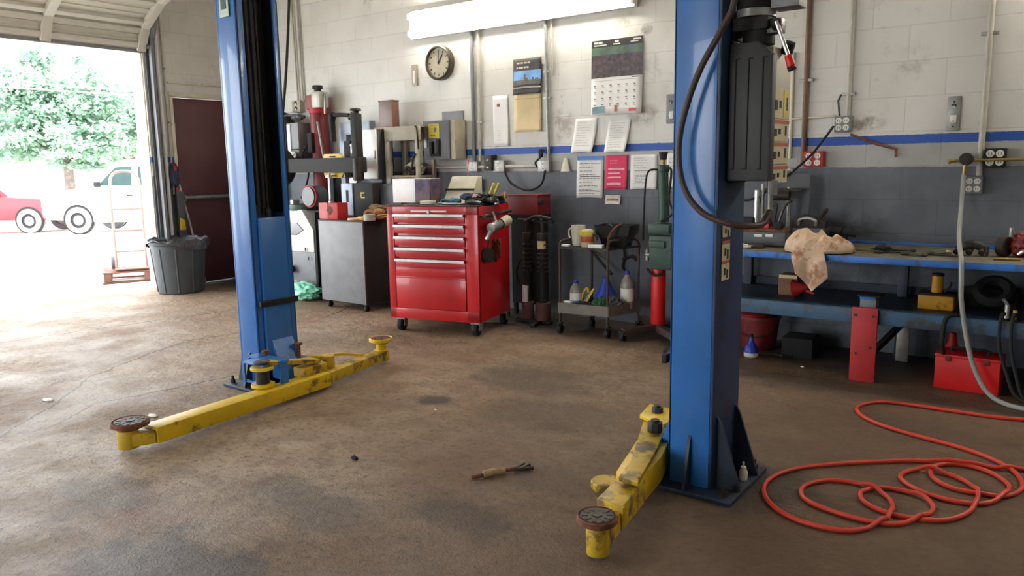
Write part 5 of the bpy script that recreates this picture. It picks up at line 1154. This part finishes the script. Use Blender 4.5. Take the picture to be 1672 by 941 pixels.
# beige rack
rk = thing('storage_rack', 'beige steel rack frame with a brown box on top behind the tool cabinet', 'rack', (-4.98, 5.22, 0))
for (x, y) in ((-5.16, 5.12), (-4.80, 5.12), (-5.16, 5.33), (-4.80, 5.33)): B(rk).box((x, y, .80), (.06 if x < -5 else .03, .035, 1.60), bev=.004).build('post', 'beige', rk)
B(rk).box((-4.98, 5.12, 1.54), (.42, .04, .12), bev=.005).box((-4.98, 5.33, 1.54), (.42, .03, .12), bev=.005).build('beam', 'beige', rk)
B(rk).box((-5.05, 5.225, 1.601), (.54, .25, .010)).build('shelf', 'beige', rk); B(rk).box((-4.98, 5.225, 1.16), (.40, .22, .02)).build('shelf', 'beige', rk)
B(rk).tube([(-4.80, 5.10, 1.60), (-4.77, 5.09, 1.57), (-4.76, 5.09, 1.40)], .008).build('cord', 'rubber', rk)
o = thing('brown_box', 'upright brown leather-look box standing on top of the beige rack', 'box', (-5.215, 5.20, 1.606), R(-3))
B().box((0, 0, .118), (.18, .09, .235), bev=.008).build('box_body', mat('brown_leatherette', S(108, 76, 62), .4, 0, .12, 8), o)
B().box((0, 0, .238), (.185, .095, .014), bev=.004).build('lid', mat('dark_brown_leatherette', S(82, 58, 48), .45, 0, .12, 8), o)
solo('wire_bundle', B().tube([(-4.95, 5.15, 1.185), (-4.92, 5.10, 1.25), (-4.88, 5.12, 1.22), (-4.84, 5.10, 1.32), (-4.80, 5.09, 1.36)], .010).blob((-4.93, 5.16, 1.21), (.08, .05, .04), .4, 3, 3), 'tool', 'tangle of dark wire on the lower shelf of the beige rack', 'wire')
solo('plastic_bag', B().blob((-4.94, 5.22, 1.225), (.10, .07, .055), .4, 3, 13, 4, -.052), 'offwhite', 'pale plastic bag behind the wire tangle on the beige rack', 'bag')
# tyre stack and monitor in the far corner
o = thing('spare_tyre', 'dark tyre standing in the far corner behind the left post', 'tyre', (-6.82, 5.2, 1.40))
B().ring((0, 0, .0), .17, .075, (0, 1, 0), 32, 12).build('tread', 'rubber', o); B().cyl((0, -.02, 0), (0, .03, 0), .11, seg=24).build('rim', 'iron', o)
o.location.z = 1.60
o = thing('corner_shelf', 'dark steel shelf in the far corner holding a tyre and grey unit', 'shelf', (-6.75, 5.2, 0))
B(o).box((-6.72, 5.20, 1.335), (.62, .30, .03), bev=.003).build('shelf_board', 'soot', o)
for x in (-7.0, -6.43): B(o).box((x, 5.32, .66), (.03, .03, 1.32)).build('post', 'soot', o)
o = thing('control_unit', 'grey control unit with dark screen on the corner shelf', 'machine', (-6.51, 5.2, 1.35))
B(o).box((-6.505, 5.2, 1.53), (.18, .18, .35), bev=.01).build('unit_case', 'grey', o)
B(o).box((-6.555, 5.105, 1.55), (.05, .01, .28), bev=.003).build('unit_edge', 'white', o)
B(o).box((-6.48, 5.105, 1.44), (.12, .006, .012)).build('unit_slot', 'dkink', o)
solo('work_lamp', B().tube([(-6.63, 5.08, 1.35), (-6.66, 5.08, 1.65), (-6.62, 5.10, 1.77), (-6.48, 5.15, 1.78)], .012).blob((-6.46, 5.16, 1.76), (.09, .05, .03), .2, 2, 3), 'dkgrey', 'grey bent lamp arm over the grey control unit', 'lamp')
solo('rag', B().blob((-6.52, 5.075, 1.385), (.09, .02, .035), .4, 3, 21, 4, -.034), 'outletwhite', 'white rag on the edge of the corner shelf above the blue stripe', 'rag')
# hanging black cable
b = B(); b.tube([(-6.10, 4.90, 3.85), (-6.15, 4.90, 3.0), (-6.20, 4.90, 2.6), (-6.28, 4.90, 2.15), (-6.36, 4.90, 1.8), (-6.43, 4.89, 1.50)], .013); solo('hanging_cable', b, 'rubber', 'black cable hanging from the ceiling beside the left post', 'cable')
# mint bag
b = B(); b.blob((-5.98, 4.72, .085), (.20, .11, .085), .25, 2.2, 6, 5, -.083); o = solo('plastic_sack', b, 'mint', 'mint green plastic sack on the floor behind the left post', 'sack')
b = B(); b.blob((-6.14, 4.72, .135), (.07, .06, .04), .4, 3, 8); solo('paper_scrap', b, mat('pink_white_wrapper', S(214, 196, 200), .7, 0, .1, 20, S(190, 90, 96), .4, 20), 'pink and white wrapper lying on the mint sack', 'paper')

# grey cabinet on casters
gc = thing('grey_cabinet', 'plain grey steel cabinet on casters left of the red tool cabinet', 'cabinet', (-5.21, 4.82, 0))
B(gc).box((-5.21, 4.785, .43), (.575, .465, .715), bev=.004).build('carcass', 'black', gc)
B(gc).box((-5.215, 4.55, .43), (.57, .012, .715), bev=.003).build('front_panel', 'grey', gc, 'flat grey front panel')
B(gc).box((-5.21, 4.785, .79), (.59, .485, .012), bev=.003).build('top', 'iron', gc)
for (x, y) in ((-5.46, 4.60), (-4.98, 4.60), (-5.46, 4.97), (-4.98, 4.97)):
    q = B(gc).box((x, y, .066), (.05, .05, .014)).box((x, y, .045), (.006, .045, .045)).build('caster', 'iron', gc)
    B(gc).cyl((x - .013, y, .026), (x + .013, y, .026), .026, seg=16, bev=.003).build('wheel', 'rubber', q)
zg = .797
o = thing('red_can', 'square red can on the front left corner of the grey cabinet', 'can', (-5.42, 4.66, zg), R(2))
B().box((0, 0, .072), (.235, .13, .144), bev=.006).build('can_body', 'red_dull', o)
B().box((.02, -.067, .08), (.06, .003, .06), rot=(0, R(45), 0)).build('diamond_label', 'rust', o)
B().box((-.06, -.0665, .075), (.11, .003, .14)).build('worn_face', mat('pale_red_paint', S(200, 92, 92), .5, 0, .1, 12), o)
B().cyl((-.03, 0, .144), (-.03, 0, .16), .02, seg=12).build('cap', 'chrome', o)
o = thing('battery_tester', 'black machine box with a silver front panel on the grey cabinet', 'machine', (-5.36, 4.95, zg))
B(o).box((-5.30, 4.96, .96), (.32, .16, .30), bev=.008).build('case', 'black', o)
B(o).box((-5.47, 4.90, .96), (.15, .06, .29), bev=.006).build('silver_panel', 'bluegrey', o, 'silver front panel')
B(o).box((-5.465, 4.868, .99), (.03, .004, .11), bev=.001).build('gauge_slot', 'dkink', o)
B(o).box((-5.27, 4.878, 1.02), (.05, .004, .012)).box((-5.265, 4.878, .98), (.05, .004, .012)).box((-5.29, 4.878, 1.0), (.012, .004, .04)).build('yellow_print', 'label_yellow', o)
solo('metal_sheet', B().box((-5.03, 4.99, .95), (.26, .02, .30), .05, .003), 'dkgrey', 'dark grey metal sheet standing behind the leather gloves', 'sheet')
b = B(); gloveshape(b, Vector((-5.02, 4.80, zg + .07)), R(20), 1.25); b.blob((-5.03, 4.80, zg + .045), (.12, .09, .045), .35, 2.5, 17, 4, -.044); solo('leather_glove', b, 'glove', 'brown leather glove heaped on the grey cabinet', 'glove')
b = B(); gloveshape(b, Vector((-4.93, 4.74, zg + .045)), R(190), 1.1); b.blob((-4.93, 4.74, zg + .03), (.08, .06, .03), .3, 2.5, 18, 4, -.029); solo('leather_glove', b, mat('tan_leather', S(150, 112, 66), .8, 0, .2, 12), 'tan leather glove lying in front of the brown one', 'glove')
solo('sanding_disc', B().cyl((-5.10, 4.62, zg), (-5.10, 4.62, zg + .018), .065, seg=24, bev=.004), mat('peach_disc', S(216, 176, 140), .7), 'peach-coloured disc at the front edge of the grey cabinet', 'disc')
solo('sanding_disc', B().cyl((-5.02, 4.66, zg), (-5.02, 4.66, zg + .03), .06, seg=24, bev=.006), mat('amber_disc', S(216, 168, 84), .6), 'amber disc beside the peach one on the grey cabinet', 'disc')
solo('jar', B().lathe([(0, 0), (.05, 0), (.05, .05), (.046, .055), (0, .055)], (-4.93, 4.63, zg), 20), 'clear', 'grey jar at the right front of the grey cabinet', 'jar')

# ------------------------------------------------------------------ by the open door
tr_ = thing('trash_can', 'charcoal plastic trash can with a shiny black liner beside the maroon door', 'trash can', (-7.52, 4.37, 0))
b = B(); b.lathe([(0, 0), (.215, 0), (.225, .01), (.272, .50), (.285, .505), (.290, .535), (.282, .545), (.268, .535), (.262, .50), (.212, .02), (0, .02)], (0, 0, 0), 40)
for k in range(10):
    a = 2 * PI * k / 10; b.cyl((.222 * math.cos(a), .222 * math.sin(a), .02), (.264 * math.cos(a), .264 * math.sin(a), .47), .012, seg=8)
b.build('bin', 'trash', tr_)
for a in (R(200), R(20)): B().box((.285 * math.cos(a), .285 * math.sin(a), .47), (.04, .12, .05), a, .01).build('handle', 'trash', tr_)
def lin(u, v):
    a = 2 * PI * u; w = .016 * math.sin(a * 9 + v * 3) + .010 * math.sin(a * 17)
    if v < .5: k = v / .5; return ((.25 + .045 * k + .2 * w * k) * math.cos(a), (.25 + .045 * k + .2 * w * k) * math.sin(a), .49 + .068 * k + .6 * w * k)
    k = (v - .5) / .5; return ((.296 + .5 * abs(w)) * math.cos(a), (.296 + .5 * abs(w)) * math.sin(a), .558 + .6 * w * (1 - k) - k * (.06 + .05 * math.sin(a * 2 + 1)))
b = B(); b.grid(lin, 72, 10); b.build('liner', 'liner', tr_, 'crinkled shiny black liner folded over the rim')
conduit('white pipe running down the wall beside the overhead door track', [(WX0 + .03, 4.49, 0), (WX0 + .03, 4.49, 2.95)], .018, 'white', [])
conduit('thin grey air line on the left wall near the maroon door', [(WX0 + .015, 4.56, 1.0), (WX0 + .015, 4.56, 2.9)], .009, 'conduit', [(WX0 + .02, 4.56, 2.3), (WX0 + .02, 4.56, 1.75)])
o = thing('push_broom', 'red-handled broom leaning on the left wall behind the trash can', 'broom', (-7.74, 4.55, 0))
B(o).cyl((-7.79, 4.70, .06), (-7.825, 4.56, 1.30), .013).build('handle', 'red_dull', o)
B(o).box((-7.79, 4.72, .035), (.06, .10, .07), bev=.01).build('brush_head', 'wood', o)
o = thing('squeegee', 'white pole with a yellow head leaning beside the red broom', 'squeegee', (-7.76, 4.58, 0))
B(o).cyl((-7.76, 4.80, .02), (-7.83, 4.60, 1.22), .010).build('pole', 'pole', o)
B(o).prism([(4.55, .62), (4.61, .62), (4.605, .72), (4.56, .75)], 'x', -7.765, -7.74, .004).build('yellow_head', 'yellow', o)
o = thing('hung_jacket', 'dark navy jacket with a red patch hanging on the wall beside the door track', 'jacket', (-7.80, 4.55, .95))
B(o).blob((-7.80, 4.56, 1.20), (.035, .05, .13), .3, 2.5, 4).build('garment', 'navy', o)
B(o).box((-7.755, 4.55, 1.27), (.008, .03, .05), bev=.003).build('patch', 'red_dull', o)
solo('leaning_board', B().box((-7.79, 4.60, .55), (.02, .08, .95), bev=.003), 'dkgrey', 'dark grey board leaning between the broom and maroon door', 'board')

# ------------------------------------------------------------------ floor: hose, stick, bits
zt = .0115
HP = [(.25, 4.40), (-.145, 4.279), (-.272, 4.249), (-.454, 4.243), (-.645, 4.236), (-.755, 4.213), (-.823, 4.119), (-.833, 4.017), (-.779, 3.915), (-.680, 3.831), (-.514, 3.761), (-.364, 3.714), (-.244, 3.648), (-.151, 3.552), (-.107, 3.435),
      (-.105, 3.33), (-.149, 3.238), (-.225, 3.219), (-.302, 3.21), (-.372, 3.256), (-.405, 3.331), (-.403, 3.405), (-.357, 3.475), (-.272, 3.493), (-.195, 3.448), (-.148, 3.372), (-.139, 3.290), (-.164, 3.195), (-.214, 3.115), (-.291, 3.09), (-.372, 3.10), (-.439, 3.141), (-.487, 3.200), (-.495, 3.25), (-.468, 3.323), (-.408, 3.364), (-.319, 3.342), (-.250, 3.269), (-.227, 3.184), (-.229, 3.070), (-.256, 2.969), (-.303, 2.897), (-.374, 2.861), (-.469, 2.852), (-.548, 2.891), (-.584, 2.956), (-.580, 3.011), (-.532, 3.071), (-.450, 3.086), (-.385, 3.064), (-.347, 2.991), (-.353, 2.915), (-.388, 2.828), (-.453, 2.762), (-.549, 2.745), (-.656, 2.762), (-.741, 2.804), (-.777, 2.878), (-.771, 2.951), (-.722, 3.027), (-.640, 3.061), (-.560, 3.046), (-.496, 2.990), (-.465, 2.911), (-.462, 2.812), (-.491, 2.713), (-.543, 2.640), (-.616, 2.612), (-.720, 2.619), (-.812, 2.675), (-.875, 2.758), (-.907, 2.860), (-.898, 2.981), (-.838, 3.106), (-.726, 3.228), (-.587, 3.353), (-.465, 3.443), (-.337, 3.489), (-.212, 3.526), (-.107, 3.574), (.2, 3.70)]
b = B(); P = catmull([(x, y, 0) for x, y in HP], 5)
# where the hose crosses itself the later run rides over the earlier
for i in range(len(P)):
    lift = 0
    for j in range(0, i - 12, 2):
        d = (P[i].xy - P[j].xy).length
        if d < .05: lift = max(lift, .017 * (1 - d / .05))
    P[i] = Vector((P[i].x, P[i].y, .0095 + lift))
b.tube(P, .0085, 10, 1, False); solo('air_hose', b, 'orange_hose', 'orange air hose coiled loosely on the floor at right', 'hose')
st = thing('pipe_wrench', 'rusty old tool with a wrapped grip and forked end lying on the open floor', 'tool', (-1.83, 2.38, 0))
B(st).cyl((-1.893, 2.265, .010), (-1.868, 2.31, .012), .0085, seg=10).cyl((-1.823, 2.392, .014), (-1.795, 2.44, .012), .008, seg=10).build('shaft', 'rust', st)
B(st).tube([(-1.868, 2.31, .014), (-1.845, 2.352, .017), (-1.823, 2.392, .015)], [.012, .014, .016, .015, .016, .014, .015, .013] * 2, 10).build('wrapped_grip', mat('wrapped_tape', S(160, 134, 96), .8, 0, .3, 50, S(84, 64, 46), .5, 30), st)
B(st).tube([(-1.80, 2.43, .012), (-1.765, 2.455, .013), (-1.745, 2.485, .011)], .009).bar((-1.80, 2.43, .012), (-1.80, 2.50, .014), .010, .010).bar((-1.785, 2.44, .012), (-1.775, 2.505, .014), .012, .010).build('jaw', 'iron', st)
rnd = random.Random(3)
dm = [('wood', 'splinter of wood'), ('paper', 'paper fleck'), ('rust', 'rust chip')]
chips = [(-3.66, 1.92, .04, 'paper', 'white paper fleck on the floor left of the front arm end'), (-3.78, 1.98, .05, 'paper', 'white paper strip on the floor farther left of the front arm end'), (-4.55, 1.80, .06, 'paper', 'white scrap near the left edge of the picture floor'), (-1.15, 1.55, .012, 'rust', 'tiny rust chip on the foreground floor'),
         (-2.62, 2.86, .012, 'outletwhite', 'tiny white chip just below the small dark oil spot'), (-2.45, 2.15, .03, 'soot', 'small black clump on the floor left of the rusty tool'), (-1.30, 4.72, .014, 'outletwhite', 'white pebble on the floor under the bench'), (-1.93, 1.0, .02, 'rust', 'small brown chip low in the middle foreground')]
for (x, y, s_, m, lb) in chips:
    b = B(); b.blob((x, y, .004 if m == 'paper' else s_ * .3), (s_ * .7, s_ * .35, .004 if m == 'paper' else s_ * .3), .3, 2, int(x * 10), 3); solo('floor_chip', b, m, lb, 'debris')

# ------------------------------------------------------------------ outdoors
def ground_z(x): return -.01 - .0275 * max(0, -8.05 - x)
pl = thing('wooden_pallet', 'worn pinkish wooden pallet lying outside by the door jamb', 'pallet', (-9.05, 4.84, ground_z(-9.05)), R(62))
for x in (-.42, 0, .42): B().box((x, 0, .07), (.08, .6, .09), bev=.006).build('stringer', 'wood', pl)
for i in range(5): B().box((0, -.25 + .125 * i, .127), (.95, .085, .02), bev=.004).build('slat', 'wood', pl)
for y in (-.25, .25): B().box((0, y, .012), (.95, .085, .02), bev=.004).build('bottom_slat', 'wood', pl)
MT['palewood'] = mat('faded_brown_tube', S(176, 146, 136), .6, 0, .1, 9)
ht = thing('hand_truck', 'brown tube hand truck standing on the wooden pallet outside', 'hand truck', (-9.05, 4.66, ground_z(-9.05) + .15), R(62))
B().tube([(-.16, 0, .02), (-.16, .02, .5), (-.16, .10, .95), (-.10, .14, 1.12), (.10, .14, 1.12), (.16, .10, .95), (.16, .02, .5), (.16, 0, .02)], .016, 8, 5).build('frame', 'palewood', ht)
for z in (.2, .45, .7): B().cyl((-.16, .02, z), (.16, .02, z), .012, seg=10).build('rung', 'palewood', ht)
B().box((0, -.10, .01), (.36, .2, .012), bev=.003).build('toe_plate', 'wood', ht)
for x in (-.2, .2): B().cyl((x - .02, .08, .08), (x + .02, .08, .08), .085, seg=20, bev=.01).build('wheel', 'tyre', ht)
b = B(); b.blob((-8.95, 5.0, ground_z(-9) + .19), (.14, .12, .05), .4, 3, 4); solo('brick_rubble', b, mat('brick_rubble', S(190, 116, 90), .9, 0, .3, 12), 'reddish broken brick piled on the wooden pallet outside', 'brick')

def vehicle(name, label, loc, rz, body_prof, cabin_prof, wins, wheels, w, mb, lamp=True):
    o = thing(name, label, 'vehicle', loc, rz)
    B().prism(body_prof, 'y', -w / 2, w / 2, .05).build('body', mb, o)
    t = bmesh.new(); hw = w / 2 * .95; n = len(cabin_prof); zmin = min(p[1] for p in cabin_prof); zmax = max(p[1] for p in cabin_prof)
    def yy(z): return hw * (1 - .16 * (z - zmin) / (zmax - zmin))
    b = B(); A = [t.verts.new((x, -yy(z), z)) for x, z in cabin_prof]; Bb = [t.verts.new((x, yy(z), z)) for x, z in cabin_prof]
    t.faces.new(A); t.faces.new(Bb[::-1])
    for i in range(n): t.faces.new((A[i], Bb[i], Bb[(i + 1) % n], A[(i + 1) % n]))
    bmesh.ops.recalc_face_normals(t, faces=t.faces[:]); bmesh.ops.bevel(t, geom=t.edges[:], offset=.04, segments=2, affect='EDGES')
    b._add(t); b.build('cabin', mb, o)
    for poly in wins:
        for sd in (-1, 1):
            t = bmesh.new(); vs = [t.verts.new((x, sd * (yy(z) + .004), z)) for x, z in poly]; t.faces.new(vs); r_ = bmesh.ops.extrude_face_region(t, geom=t.faces[:])
            bmesh.ops.translate(t, vec=(0, sd * .006, 0), verts=[v for v in r_['geom'] if isinstance(v, bmesh.types.BMVert)])
            bmesh.ops.recalc_face_normals(t, faces=t.faces[:]); B()._add(t).build('window', 'carglass', o)
    for x, r in wheels:
        for sd in (-1, 1):
            y = sd * (w / 2 - .09)
            M = Matrix.Rotation(PI / 2, 4, 'X')
            q = B().lathe([(r * .55, -.12), (r * .9, -.12), (r, -.07), (r, .07), (r * .9, .12), (r * .55, .12)], (x, y, r), 32, M).build('wheel', 'tyre', o)
            B().lathe([(0, -.115), (r * .3, -.105), (r * .56, -.09), (r * .56, .09), (r * .3, .105), (0, .115)], (x, y, r), 28, M).build('rim', 'steel', q)
            B().cyl((x, sd * (w / 2 - .05), r * 1.05), (x, sd * (w / 2 + .012), r * 1.05), r * 1.07, seg=32).build('wheel_arch', 'soot', o)
    return o
GZ = -.375
pk = vehicle('pickup_truck', 'white pickup truck parked outside facing left, seen through the open bay', (-21.55 - .72 + .40, 9.6 + .54 + .29, GZ), R(216.4),
        [(.85, .40), (.95, .55), (.95, .95), (.82, 1.12), (-.45, 1.22), (-2.5, 1.22), (-4.6, 1.18), (-4.7, .6), (-4.6, .34), (-.6, .30)],
        [(-.25, 1.18), (-.95, 1.86), (-1.2, 1.93), (-2.6, 1.90), (-2.75, 1.18)], [[(-.55, 1.26), (-1.02, 1.74), (-1.45, 1.76), (-1.45, 1.26)], [(-1.62, 1.26), (-1.62, 1.76), (-2.45, 1.76), (-2.55, 1.26)]],
        [(0, .37), (-3.55, .37)], 1.9, 'carwhite')
for sd in (1,): B().box((-.62, sd * 1.03, 1.30), (.12, .16, .14), bev=.03).build('mirror', 'soot', pk)
B().box((.90, 0, .55), (.12, 1.8, .22), bev=.03).build('bumper', 'steel', pk); B().box((-1.4, .955, 1.0), (.16, .02, .03)).build('door_handle', 'soot', pk)
sv = vehicle('sport_utility_vehicle', 'red car parked outside at the left edge, partly behind the pickup nose', (-24.75, 10.35, -.475), R(38),
        [(.85, .40), (.92, .55), (.90, .85), (.6, .98), (-.75, 1.08), (-3.9, 1.10), (-4.0, .5), (-3.9, .38)],
        [(-.5, 1.02), (-1.2, 1.58), (-1.6, 1.66), (-3.5, 1.62), (-3.85, 1.04)], [[(-.85, 1.10), (-1.3, 1.50), (-1.85, 1.54), (-1.85, 1.10)], [(-2.0, 1.10), (-2.0, 1.54), (-3.0, 1.52), (-3.1, 1.10)]],
        [(0, .37), (-2.75, .37)], 1.85, 'carred')
B().box((.86, 0, .55), (.14, 1.75, .25), bev=.04).build('bumper', 'carwhite', sv); B().box((-.9, -1.0, 1.14), (.12, .18, .12), bev=.03).build('mirror', 'carred', sv)

def foliage_mat(name, c1, c2):
    t = NT(name); g = t.new('ShaderNodeNewGeometry').outputs['Position']
    t.link(t.mix(t.ramp(t.noise(g, .9, 4), .35, .65), c1, c2), t.p.inputs['Base Color']); t.p.inputs['Roughness'].default_value = .6
    tr = t.new('ShaderNodeBsdfTranslucent'); tr.inputs['Color'].default_value = (*c2, 1)
    mx = t.new('ShaderNodeMixShader'); mx.inputs[0].default_value = .4
    t.link(t.p.outputs[0], mx.inputs[1]); t.link(tr.outputs[0], mx.inputs[2]); t.link(mx.outputs[0], t.n['Material Output'].inputs['Surface'])
    return t.m
LEAF = [foliage_mat('maple_leaves', S(132, 164, 146), S(158, 184, 164)), foliage_mat('pale_leaves', S(158, 186, 160), S(176, 200, 170))]
def tree(name, label, base, crowns, trunk_r, n, leaf, m, seed):
    o = thing(name, label, 'tree', base); rr = random.Random(seed); bz = Vector(base)
    top = Vector(crowns[0][0]); t = B(o)
    t.tube([bz + Vector((0, 0, -.3)), bz.lerp(top, .3) + Vector((.1, .05, 0)), bz.lerp(top, .7), top], [trunk_r * (1 - .04 * i) for i in range(19)], 10); t.build('trunk', 'bark', o)
    t = B(o)
    for c, r in crowns[1:]:
        s_ = bz.lerp(top, rr.uniform(.35, .7)); t.tube([s_, s_.lerp(Vector(c), .5) + Vector((0, 0, .2)), Vector(c)], [trunk_r * .4 * (1 - .06 * i) for i in range(13)], 6)
    t.build('branch', 'bark', o)
    vs, fs = [], []
    wts = [r[0] * r[1] * r[2] for c, r in crowns]; tot = sum(wts)
    for (c, r), wt in zip(crowns, wts):
        cl = [(Vector((rr.gauss(0, 1), rr.gauss(0, 1), rr.gauss(0, 1))).normalized() * rr.uniform(.55, 1.0)) for _ in range(26)]
        for _ in range(int(n * wt / tot)):
            q = rr.choice(cl); d = Vector((rr.gauss(0, .17), rr.gauss(0, .17), rr.gauss(0, .13)))
            p = Vector(c) + Vector(((q.x + d.x) * r[0], (q.y + d.y) * r[1], (q.z + d.z) * r[2]))
            a = Vector((rr.gauss(0, 1), rr.gauss(0, 1), rr.gauss(0, .5))).normalized(); b_ = a.cross(Vector((rr.gauss(0, 1), rr.gauss(0, 1), rr.gauss(0, 1)))).normalized()
            s_ = leaf * rr.uniform(.6, 1.3); k = len(vs)
            vs += [p - bz + a * s_, p - bz + b_ * s_ * .55, p - bz - a * s_, p - bz - b_ * s_ * .55]; fs.append((k, k + 1, k + 2, k + 3))
    me = bpy.data.meshes.new('foliage'); me.from_pydata(vs, [], fs); me.materials.append(m)
    f = bpy.data.objects.new('foliage', me); C.objects.link(f); f.parent = o; f['kind'] = 'stuff'
    return o
GT = -1.0
tree('maple_tree', 'broad pale green maple rising behind the white pickup', (-41.5, 18.5, GT), [((-41.5, 18.5, 5.6), (2.6, 2.6, 1.7)), ((-42.6, 17.2, 4.3), (2.3, 2.3, 1.4)), ((-40.5, 20.0, 4.4), (2.4, 2.4, 1.6)), ((-43.2, 16.0, 2.9), (2.2, 2.2, 1.0)), ((-41.3, 18.3, 3.4), (2.6, 2.6, 1.2)), ((-39.6, 21.3, 3.0), (2.2, 2.0, 1.3)), ((-41.0, 19.0, 2.2), (2.3, 2.3, .8))], .32, 26000, .15, LEAF[0], 3)
tree('left_tree', 'paler tree at the left edge beyond the red car', (-50, 17.3, GT - .2), [((-50, 17.3, 3.9), (2.4, 2.4, 1.6)), ((-51, 15.5, 2.6), (2.6, 2.6, 1.2)), ((-49, 19.0, 2.9), (2.2, 2.0, 1.2))], .28, 11000, .16, LEAF[1], 5)
tree('right_tree', 'pale bushy tree behind the pickup cab by the door jamb', (-47, 24.8, GT - .2), [((-47, 24.8, 5.0), (2.0, 2.0, 1.8)), ((-48, 23.6, 3.2), (2.2, 2.2, 1.4)), ((-46.4, 25.8, 3.0), (2.0, 2.0, 1.4))], .28, 11000, .16, LEAF[1], 8)
for nm, lb, pts in (('power_line', 'pale overhead wire crossing in front of the maple, lower one', [(-37.5, 10.0, 4.80), (-34.2, 13.1, 4.57), (-31.3, 15.2, 4.28), (-29, 17.0, 4.1), (-24, 21, 3.8)]), ('power_line', 'pale overhead wire crossing in front of the maple, upper one', [(-37.5, 10.0, 5.2), (-34.3, 13.2, 4.9), (-32.7, 14.3, 4.63), (-29.8, 16.3, 4.32), (-24, 21, 3.8)])):
    solo(nm, B().tube(pts, .022, 6), 'wire', lb, 'wire')

# ------------------------------------------------------------------ light
w = bpy.data.worlds.new('world'); bpy.context.scene.world = w; w.use_nodes = True
bg = w.node_tree.nodes['Background']; bg.inputs[0].default_value = (.93, .97, 1.0, 1); bg.inputs[1].default_value = 5.0
sd = bpy.data.lights.new('sun', 'SUN'); so = bpy.data.objects.new('sun', sd); C.objects.link(so); sd.energy = 5.0; sd.angle = R(3); sd.color = (1, .96, .88)
so.rotation_euler = Vector((-.55, .30, -.78)).to_track_quat('-Z', 'Y').to_euler()
def portal(y0, y1, z0, z1, front=False):
    l = bpy.data.lights.new('door_portal', 'AREA'); l.shape = 'RECTANGLE'; l.size = y1 - y0; l.size_y = z1 - z0; l.cycles.is_portal = True
    o = bpy.data.objects.new('door_portal', l); C.objects.link(o); o.location = (WX0 - .12, (y0 + y1) / 2, (z0 + z1) / 2)
    o.rotation_euler = Euler((PI / 2, 0, -PI / 2))
    if front: o.location = ((y0 + y1) / 2, WY0 - .12, (z0 + z1) / 2); o.rotation_euler = Euler((-PI / 2, 0, PI))
portal(.75, 4.35, 0, 2.7); portal(-3.7, .05, 0, 2.7); portal(-4.6, -2.2, 0, 2.7, True)

sc = bpy.context.scene
sc.view_settings.view_transform = 'Standard'; sc.view_settings.look = 'None'; sc.view_settings.gamma = 1; sc.view_settings.use_curve_mapping = False
sc.view_settings.exposure = 0.9
sc.cycles.use_denoising = True
sc.cycles.max_bounces = 10; sc.cycles.diffuse_bounces = 6; sc.cycles.caustics_reflective = False; sc.cycles.caustics_refractive = False
sc.cycles.sample_clamp_indirect = 8.0
